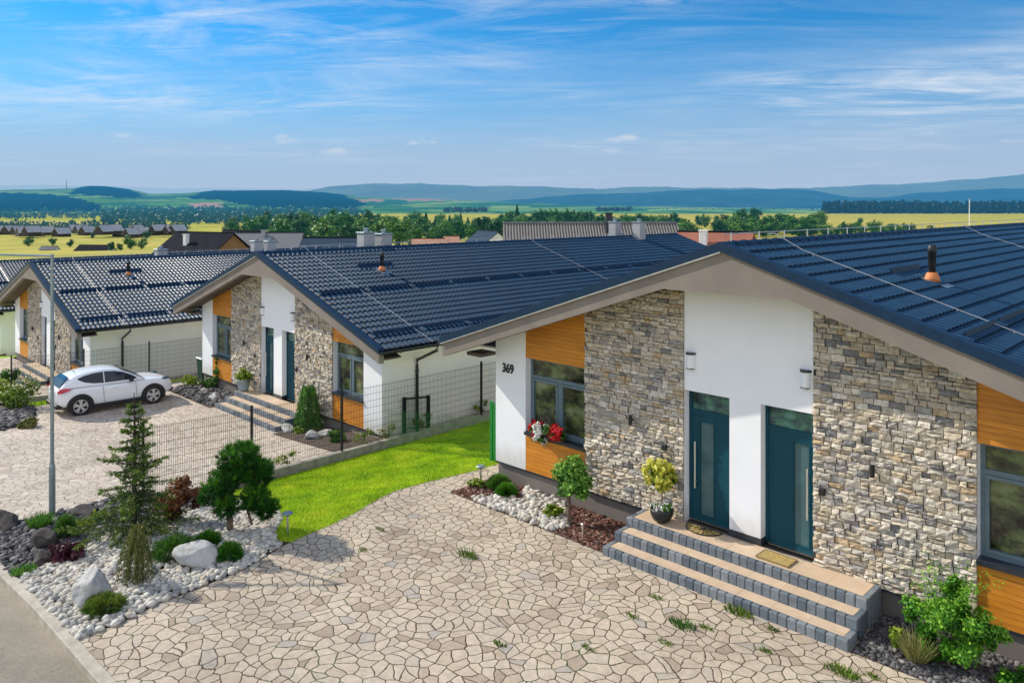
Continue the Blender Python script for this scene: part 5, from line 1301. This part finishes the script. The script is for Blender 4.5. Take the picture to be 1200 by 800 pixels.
WOODS = [[(-130, 226), (20, 226), (60, 228), (85, 231), (112, 238), (128, 248), (-130, 249)], [(78, 227), (90, 221), (104, 210), (125, 212), (152, 222), (170, 230), (150, 232), (110, 229)], [(216, 232), (232, 226.5), (260, 215), (330, 215), (372, 222), (402, 228), (430, 239), (420, 244.5), (330, 244), (290, 241), (262, 235)], [(150, 244), (240, 243.5), (330, 245), (430, 246), (430, 250), (150, 250)]]
PINK = [[(222, 238.5), (254, 237), (264, 243), (225, 244)], [(450, 231), (520, 229.5), (580, 234), (480, 235.5)], [(395, 234), (450, 233), (450, 236), (400, 237)]]
mt_left = haze_mat(rnd_mat('patchwork_hills', [(0, (.04, .15, .07)), (.12, (.10, .24, .06)), (.25, (.17, .30, .09)), (.38, (.24, .36, .10)), (.5, (.45, .27, .20)), (.8, (.006, .04, .05))], 1, 0, .25, .01, interp='CONSTANT'), 9000, (.035, .24, .50), .9)
lh = range_mesh('hills', [(-120, 220), (0, 223), (60, 221.5), (86, 220.5), (104, 218), (125, 218.5), (150, 221.5), (175, 227), (215, 226.5), (250, 223.5), (330, 222.5), (380, 225.5), (425, 231), (500, 233), (600, 237), (700, 241), (900, 244), (1320, 246)], 6500, 243, mt_left, .35, seed=11, front=.40, cols=900, rows=46)
n = len(lh.data.polygons); ce = np.empty(n*3); lh.data.polygons.foreach_get('center', ce); ce = ce.reshape(-1, 3)
dd_ = ce[:, :2]-CAM[:2]; zz_ = dd_@WV; pxs = 600+FOC*(dd_@RV)/zz_; pys = HOR-FOC*(ce[:, 2]-6.6)/zz_
pxs_ = pxs+3*np.sin(ce[:, 0]*.02)+2*np.sin(ce[:, 1]*.031); pys_ = pys+.6*np.sin(pxs*.35)
cell = np.floor(pxs_/46+.55*np.sin(pys*.9))*7.3+np.floor((pys+.02*pxs)/3.2)*3.1
val = (np.abs(np.sin(cell*12.9898)*43758.5453) % 1)*.45
for p_ in PINK: val[inside(p_, pxs_, pys_)] = .6
for p_ in WOODS: val[inside(p_, pxs_, pys_)] = .9
lh.data.attributes['rnd'].data.foreach_set('value', val.astype(np.float32)) if 'rnd' in lh.data.attributes else lh.data.attributes.new('rnd', 'FLOAT', 'FACE').data.foreach_set('value', val.astype(np.float32))
# broadleaf and conifer trees
HZT = 6500
def far_leaf(name, a, b_, c_, hl=HZT): return haze_mat(leafm(name, a, b_, c_, .15), hl, (.03, .24, .34), .9)
FT = [far_leaf('tree_leaves_dark', (.006, .03, .004), (.018, .075, .008), (.07, .19, .018)), far_leaf('tree_leaves_mid', (.010, .05, .004), (.04, .14, .009), (.14, .31, .02)), far_leaf('tree_leaves_light', (.03, .08, .008), (.09, .20, .02), (.22, .37, .05))]
def tree_proto(kind, seed):
    global RNG
    RNG = np.random.default_rng(seed)
    if kind == 'conifer':
        n = 900; u_ = RNG.random(n)**.7; a = RNG.uniform(0, 6.28, n); r_ = .2*u_*(.55+.5*RNG.random(n))*(1+.25*np.sin(u_*60))
        P = np.stack([np.cos(a)*r_, np.sin(a)*r_, 1-u_*.93], 1); Q = leaf_quads(P, .035, np.stack([np.cos(a), np.sin(a), -.3*np.ones(n)], 1), .6); rn = np.clip(.35+RNG.normal(0, .2, n), 0, 1)
    else:
        bl = []
        for k in range(11):
            z = RNG.uniform(.18, .82); rr = .26*math.sin(math.pi*min(.98, (z-.1)/.9))+.02; a = RNG.uniform(0, 6.28); q = RNG.uniform(.3, .9)*rr
            bl.append((math.cos(a)*q, math.sin(a)*q, z, RNG.uniform(.13, .21)))
        bl.append((0, 0, .45, .28)); bl.append((0, 0, .2, .2)); Q, rn = crown(bl, 1700, .036, .5)
    tr = MB(); tr.tube([(0, 0, -.05), (.01, 0, .35), (0, 0, .7)], [.03, .022, .01], 6)
    return Q, rn, tr
PR = {}
for kd, sd in (('oak', 1), ('oak', 2), ('oak', 3), ('conifer', 4)):
    Q, rn, tr = tree_proto(kd, sd)
    for mi in range(3):
        t = thing('broadleaf_tree' if kd == 'oak' else 'conifer_tree', (0, 0, 0), 'x', 'tree')
        quads_obj('crown', Q, rn, FT[mi], t); tr.build('trunk', M['bark_dark'], t)
        PR.setdefault(kd, []).append((mi, t))
used = set()
def put_tree(px, py, hpx, kind='oak', mi=None, label=None, group=None, wide=1.0, D=None):
    p = ground_at(px, py) if D is None else at_depth(px, py, D)
    D_ = float((p[:2]-CAM[:2])@WV); hh = hpx*D_/FOC
    cand = [c for m_, c in PR[kind] if mi is None or m_ == mi]; pr = random.choice(cand)
    if pr not in used: used.add(pr); t = pr
    else: t = copy_tree(pr)
    t.location = (p[0], p[1], p[2]-.02*hh); t.scale = (hh*wide, hh*wide, hh); t.rotation_euler = (0, 0, random.uniform(0, 6.28))
    t['label'] = label; t['group'] = group
    return t
G1 = 'trees in the belt beyond the rooftops'; L1 = 'leafy tree in the green belt beyond the middle house ridge'
random.seed(21)
rows = []
for i in range(60):
    px = 330+i*8.2+random.uniform(-4, 4); rows.append((px, random.uniform(276, 286)+2, random.uniform(22, 38)*(1.0 if px < 480 else .85)))
for i in range(52):
    px = 270+i*7.0+random.uniform(-4, 4); rows.append((px, random.uniform(271, 279), random.uniform(14, 24)))
for i in range(46):
    px = 290+i*12+random.uniform(-6, 6); rows.append((px, random.uniform(262, 270), random.uniform(12, 19)))
for px, py, hp in rows:
    if 590 < px < 800 and py > 275: py = random.uniform(266, 272); hp = random.uniform(14, 24)
    put_tree(px, py, hp, 'oak' if random.random() < .85 else 'conifer', random.choice((0, 0, 1, 1, 2)), L1, G1, random.uniform(1.2, 1.9))
for px, py, hp, lb in ((606, 268, 29, 'tallest dark conifer, a spire above the tree belt'), (540, 262, 14, 'dark conifer poking up left of the spire in the belt')):
    put_tree(px, py, hp, 'conifer', 0, lb, None, 1.1)
for i in range(12): put_tree(632+i*5+random.uniform(-2, 2), 268, random.uniform(18, 27), 'oak', random.choice((0, 1)), 'dark tree in the clump left of the black chimney', 'clump of trees above the ribbed roof', 1.2)
G2 = 'trees behind the nearest roof ridge'
for i in range(34):
    px = 840+i*6.6+random.uniform(-4, 4); hp = random.uniform(20, 30) if px < 960 else random.uniform(12, 20)
    put_tree(px, random.uniform(272, 278), hp, 'oak', random.choice((0, 1, 1, 2)), 'bushy green tree seen above the ridge of the nearest house', G2, random.uniform(1.4, 2.1))
for px, py, hp, lb in ((868, 262, 20, 'dark round tree, leftmost of a pair behind the hedge'), (886, 262, 21, 'dark round tree standing above the hedge behind the nearest roof'), (1068, 274, 14, 'round tree at the right end of the hedge'), (1092, 275, 13, 'small round bush alone in the golden field'), (1120, 275, 9, 'low bush near the white pole in the field'), (950, 275, 12, 'rounded green bush above the ridge near the vent pipe'), (1008, 262, 8, 'small dark shrub out in the golden field')):
    put_tree(px, py, hp, 'oak', 0, lb, None, 1.4)
for px, py, hp, mi, lb in ((33, 288, 13, 1, 'round bush alone in the yellow field at left'), (62, 287, 10, 1, 'second round bush right of the first in the yellow field'), (82, 289, 10, 0, 'dark wide bush in the yellow field'), (108, 279, 7, 0, 'dark bush at the far side of the yellow field'), (153, 291, 18, 1, 'bright green tree left of the dark gabled roof'), (166, 291, 14, 2, 'pale green tree beside the bright green one'), (130, 293, 11, 0, 'dark shrub in front of the yellow field'), (172, 279, 10, 0, 'dark tree behind the pale green tree'), (141, 293, 9, 0, 'small dark shrub near the square white chimney'), (324, 280, 25, 0, 'large dark tree between the tiled roofs'), (346, 284, 22, 0, 'dark tree right of the grey tiled roof'), (372, 284, 24, 1, 'broad tree behind the low dark roof')):
    put_tree(px, py, hp, 'oak', mi, lb, None, 1.5)
for pr in [t for l in PR.values() for _, t in l]:
    if pr not in used:
        for c in list(pr.children): bpy.data.objects.remove(c)
        bpy.data.objects.remove(pr)
# far woods that read as one mass
def forest(pxa, pxb, pya, pyb, n, hpx, mat, label, spire=False, seed=1):
    rg = np.random.default_rng(seed); Q, Rn = [], []
    global RNG; RNG = rg
    for _ in range(n):
        px = rg.uniform(pxa, pxb); py = rg.uniform(pya, pyb); p = ground_at(px, py); D_ = float((p[:2]-CAM[:2])@WV); hh = hpx*rg.uniform(.6, 1.2)*D_/FOC
        k = 26; u_ = rg.random(k); a = rg.uniform(0, 6.28, k); w_ = hh*(.28*u_ if spire else .42*np.sqrt(np.clip(1-(2*u_-1)**2, 0, 1)))
        P = np.stack([p[0]+np.cos(a)*w_, p[1]+np.sin(a)*w_, p[2]+hh*(1-u_*.95)], 1)
        Q.append(leaf_quads(P, hh*.15, np.stack([np.cos(a), np.sin(a), .5-u_], 1), .5, .8)); Rn.append(np.clip(.5-.45*u_+rg.normal(.1, .2, k), 0, 1))
    return tag(quads_obj('distant_forest', np.concatenate(Q), np.concatenate(Rn), mat), label, 'forest', kind='stuff')
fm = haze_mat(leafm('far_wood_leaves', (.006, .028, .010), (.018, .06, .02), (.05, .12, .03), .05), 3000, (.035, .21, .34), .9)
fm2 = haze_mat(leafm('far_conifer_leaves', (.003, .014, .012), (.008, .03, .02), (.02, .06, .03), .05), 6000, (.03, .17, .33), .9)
forest(120, 420, 249, 263, 900, 8, fm, 'hazy belt of woods below the left hills', False, 2)
forest(-10, 190, 249, 257, 420, 5, fm, 'thin hazy tree line beyond the village roofs at far left', False, 3)
forest(-10, 220, 266, 271, 170, 8, fm, 'dark trees between the village roofs', False, 9)
forest(965, 1215, 247.6, 250.5, 900, 11, fm2, 'long dark conifer wood on the plain at right', True, 4)
forest(520, 570, 248.2, 250, 120, 5, fm2, 'small dark copse on the plain left of centre', False, 5)
forest(700, 740, 247.5, 249, 80, 5, fm2, 'small dark copse on the plain behind the chimneys', False, 6)
forest(420, 1000, 246.4, 247.6, 260, 3, fm, 'scattered tree line along the far edge of the plain', False, 7)
forest(280, 460, 247.3, 248.8, 90, 6, fm, 'row of single poplars before the left hills', True, 8)
# ------------------------------------------------------------------ houses beyond
def hmat(name, c, rough=.8, **k): return simple(name, c, rough, .2, .8, **k)
HM = dict(dwall=hmat('dark_timber_wall', (.05, .045, .045)), pgrey=hmat('pale_grey_roof', (.42, .42, .43), .5), wall=hmat('pale_house_wall', (.62, .58, .5)), white=hmat('white_house_wall', (.78, .77, .74)), dark=hmat('dark_roof_tiles', (.016, .018, .026), .95, spec=.05), grey=hmat('grey_roof_tiles', (.16, .165, .175), .9, spec=.1), red=hmat('red_roof_tiles', (.28, .10, .06)), brown=hmat('brown_gable_boards', (.25, .13, .055)), orange=hmat('orange_roof_tiles', (.50, .25, .14)), black=hmat('slate_blue_roof', (.03, .055, .085), .9, spec=.1))
def m_ribbed(name, a, b_, sc):
    m, nt, b = new_mat(name); v = coord(nt, (sc, sc*.2, 0)); wv = N(nt, 'ShaderNodeTexWave'); wv.inputs['Scale'].default_value = 1; wv.inputs['Distortion'].default_value = 1.2; wv.inputs['Detail'].default_value = 2; L(nt, v, wv.inputs['Vector'])
    r = ramp(nt, [(.25, a), (.8, b_)], wv.outputs['Fac']); L(nt, r.outputs[0], b.inputs['Base Color']); b.inputs['Roughness'].default_value = .8; bump(nt, b, wv.outputs['Fac'], .5, .05); return m
HM['ribbed'] = m_ribbed('ribbed_brown_roof', (.06, .05, .045), (.30, .27, .235), 1.15)
HM['mottled'] = m_ribbed('mottled_grey_tiles', (.06, .065, .07), (.26, .27, .28), 2.2)
def gable_house(px, py_ridge, D, length, width, rise, rot, wall, roof, label, cat='house', group=None, drop=3.0, chim=(), name='village_house', gable=None, windows=0):
    """px, py_ridge: where the middle of the ridge stands at distance D; rot: ridge direction against the picture plane"""
    p = at_depth(px, py_ridge, D); ang = math.atan2(RV[1], RV[0])+R(rot)
    base = p[2]-rise-drop
    t = thing(name, (p[0], p[1], base), label, cat, group, ang)
    z0 = drop; l, w_ = length/2, width/2
    m = MB(); m.box(-l+.3, l-.3, -w_+.4, w_-.4, -1.5, z0); 
    for s in (-1, 1):
        m.add([(s*(l-.3), -w_+.4, z0), (s*(l-.3), w_-.4, z0), (s*(l-.3), 0, z0+rise-.15)], [(0, 1, 2) if s > 0 else (2, 1, 0)])
    m.build('wall', HM[gable or wall], t)
    r_ = MB(); e = .25; th = .14
    for s in (-1, 1):
        q = [(-l, s*(w_+e), z0-e*rise/w_), (l, s*(w_+e), z0-e*rise/w_), (l, 0, z0+rise), (-l, 0, z0+rise)]
        q2 = [(a, b, c-th) for a, b, c in q]
        f = [(0, 1, 2, 3), (7, 6, 5, 4), (0, 4, 5, 1), (1, 5, 6, 2), (3, 7, 4, 0)]
        r_.add(q+q2, f if s < 0 else [x[::-1] for x in f])
    ro = r_.build('roof', HM[roof], t)
    m = MB(); m.tube([(-l, 0, z0+rise+.03), (l, 0, z0+rise+.03)], .10, 6); m.build('ridge', HM['dark' if roof != 'ribbed' else 'grey'], ro)
    for (cx, cy, ch, mat) in chim:
        c = MB(); c.bbox(cx-.3, cx+.3, cy-.3, cy+.3, z0+rise*.3, z0+rise+ch, .02); c.bbox(cx-.36, cx+.36, cy-.36, cy+.36, z0+rise+ch, z0+rise+ch+.12, .02); c.build('chimney', M[mat] if mat in M else HM[mat], ro)
    for k in range(windows):
        for s in (-1, 1):
            wx = -l+1.5+k*(2*l-3)/max(1, windows-1)
            m = MB(); m.box(wx-.45, wx+.45, s*(w_-.4)-.03, s*(w_-.4)+.03, z0-1.9, z0-.7); m.build('window', M['glass'], t)
    return t
gable_house(240, 272.5, 110, 12, 9, 3.2, -28, 'wall', 'dark', 'dark-roofed house with pale chimney and boarded gable beyond the third house', chim=((-1.2, -2.2, -.3, 'white'),), gable='brown', name='background_house')
gable_house(285, 270.5, 128, 11, 9, 3.4, -35, 'wall', 'dark', 'black roof behind the boarded gable at left', name='background_house')
gable_house(316, 272.5, 122, 10.5, 9, 2.9, 4, 'wall', 'mottled', 'grey mottled tile roof with one stub chimney', chim=((-.8, -.6, .3, 'chimney'),), name='background_house')
gable_house(388, 278.5, 90, 6.6, 8, 1.8, 3, 'wall', 'black', 'low blue-black roof right of the grey mottled roof', name='background_house')
gable_house(692, 261.5, 74, 16.8, 9, 3.4, 2, 'white', 'ribbed', 'long brown ribbed roof behind the middle house chimneys', chim=((1.6, -1.0, .9, 'dark'),), name='background_house', drop=4)
gable_house(572, 270.5, 135, 8, 7, 2.6, -62, 'white', 'black', 'white gabled house with dark blue roof left of the ribbed roof', name='background_house')
gable_house(838, 272, 66, 6.5, 7, 2.2, -28, 'wall', 'red', 'rust-red roof with a cream chimney beside the nearest ridge', chim=((-.6, -1.6, .1, 'cream'),), name='background_house')
gable_house(502, 279.5, 150, 6.5, 6, 1.6, 5, 'wall', 'orange', 'pale orange roof low among the trees', name='background_house')
gable_house(529, 276.5, 170, 3.5, 6, 1.8, 10, 'wall', 'orange', 'tiny salmon gable right of the pale orange roof', name='background_house')
gable_house(112, 287, 300, 14, 8, 2.5, -8, 'wall', 'dark', 'long dark barn roof in the yellow field', name='farm_barn', cat='barn')
gable_house(58, 288.5, 330, 7, 4, 1.2, 0, 'white', 'grey', 'small white shed with grey roof in the yellow field', name='farm_shed', cat='shed')
rgv = random.Random(4)
GV = 'village houses beyond the yellow field'
V_ = [(3, 264.5), (12, 264), (22, 264.5), (28, 265.5), (37, 264.5), (42, 265.8), (54, 265), (72, 266.5)]+[(88+i*8.0+rgv.uniform(-2, 2), rgv.uniform(262.5, 268)) for i in range(16)]
for i, (px, py) in enumerate(V_):
    gable_house(px, py, rgv.uniform(560, 640), rgv.uniform(8, 12), rgv.uniform(8, 10), 4.4, rgv.uniform(48, 75), 'dwall', 'pgrey', 'small village house with pitched roof beyond the yellow field at left', group=GV, drop=1.2)
# radio mast on the left hill, pole on the right
t = thing('radio_mast', at_depth(78, 222, 6400), 'thin radio mast on the left hill crest', 'mast')
m = MB(); m.tube([(0, 0, -20), (0, 0, 75)], [2.5, 1.2], 6); m.build('lattice', M['fence'], t)
for z in (30, 60): MB().tube([(-3, 0, z), (3, 0, z)], .8, 5).build('crossbar', M['fence'], t)
p = at_depth(1136, 254, 200); pz = float(H(p[0], p[1]))
t = thing('white_pole', (p[0], p[1], pz), 'thin white pole in the golden field at right', 'pole')
top = at_depth(1136, 234, 200)[2]-pz
MB().tube([(0, 0, -.5), (0, 0, top)], [.13, .08], 8).build('shaft', M['white'], t); MB().tube([(0, 0, top), (0, 0, top+.4)], .14, 8).build('cap', M['zinc'], t)
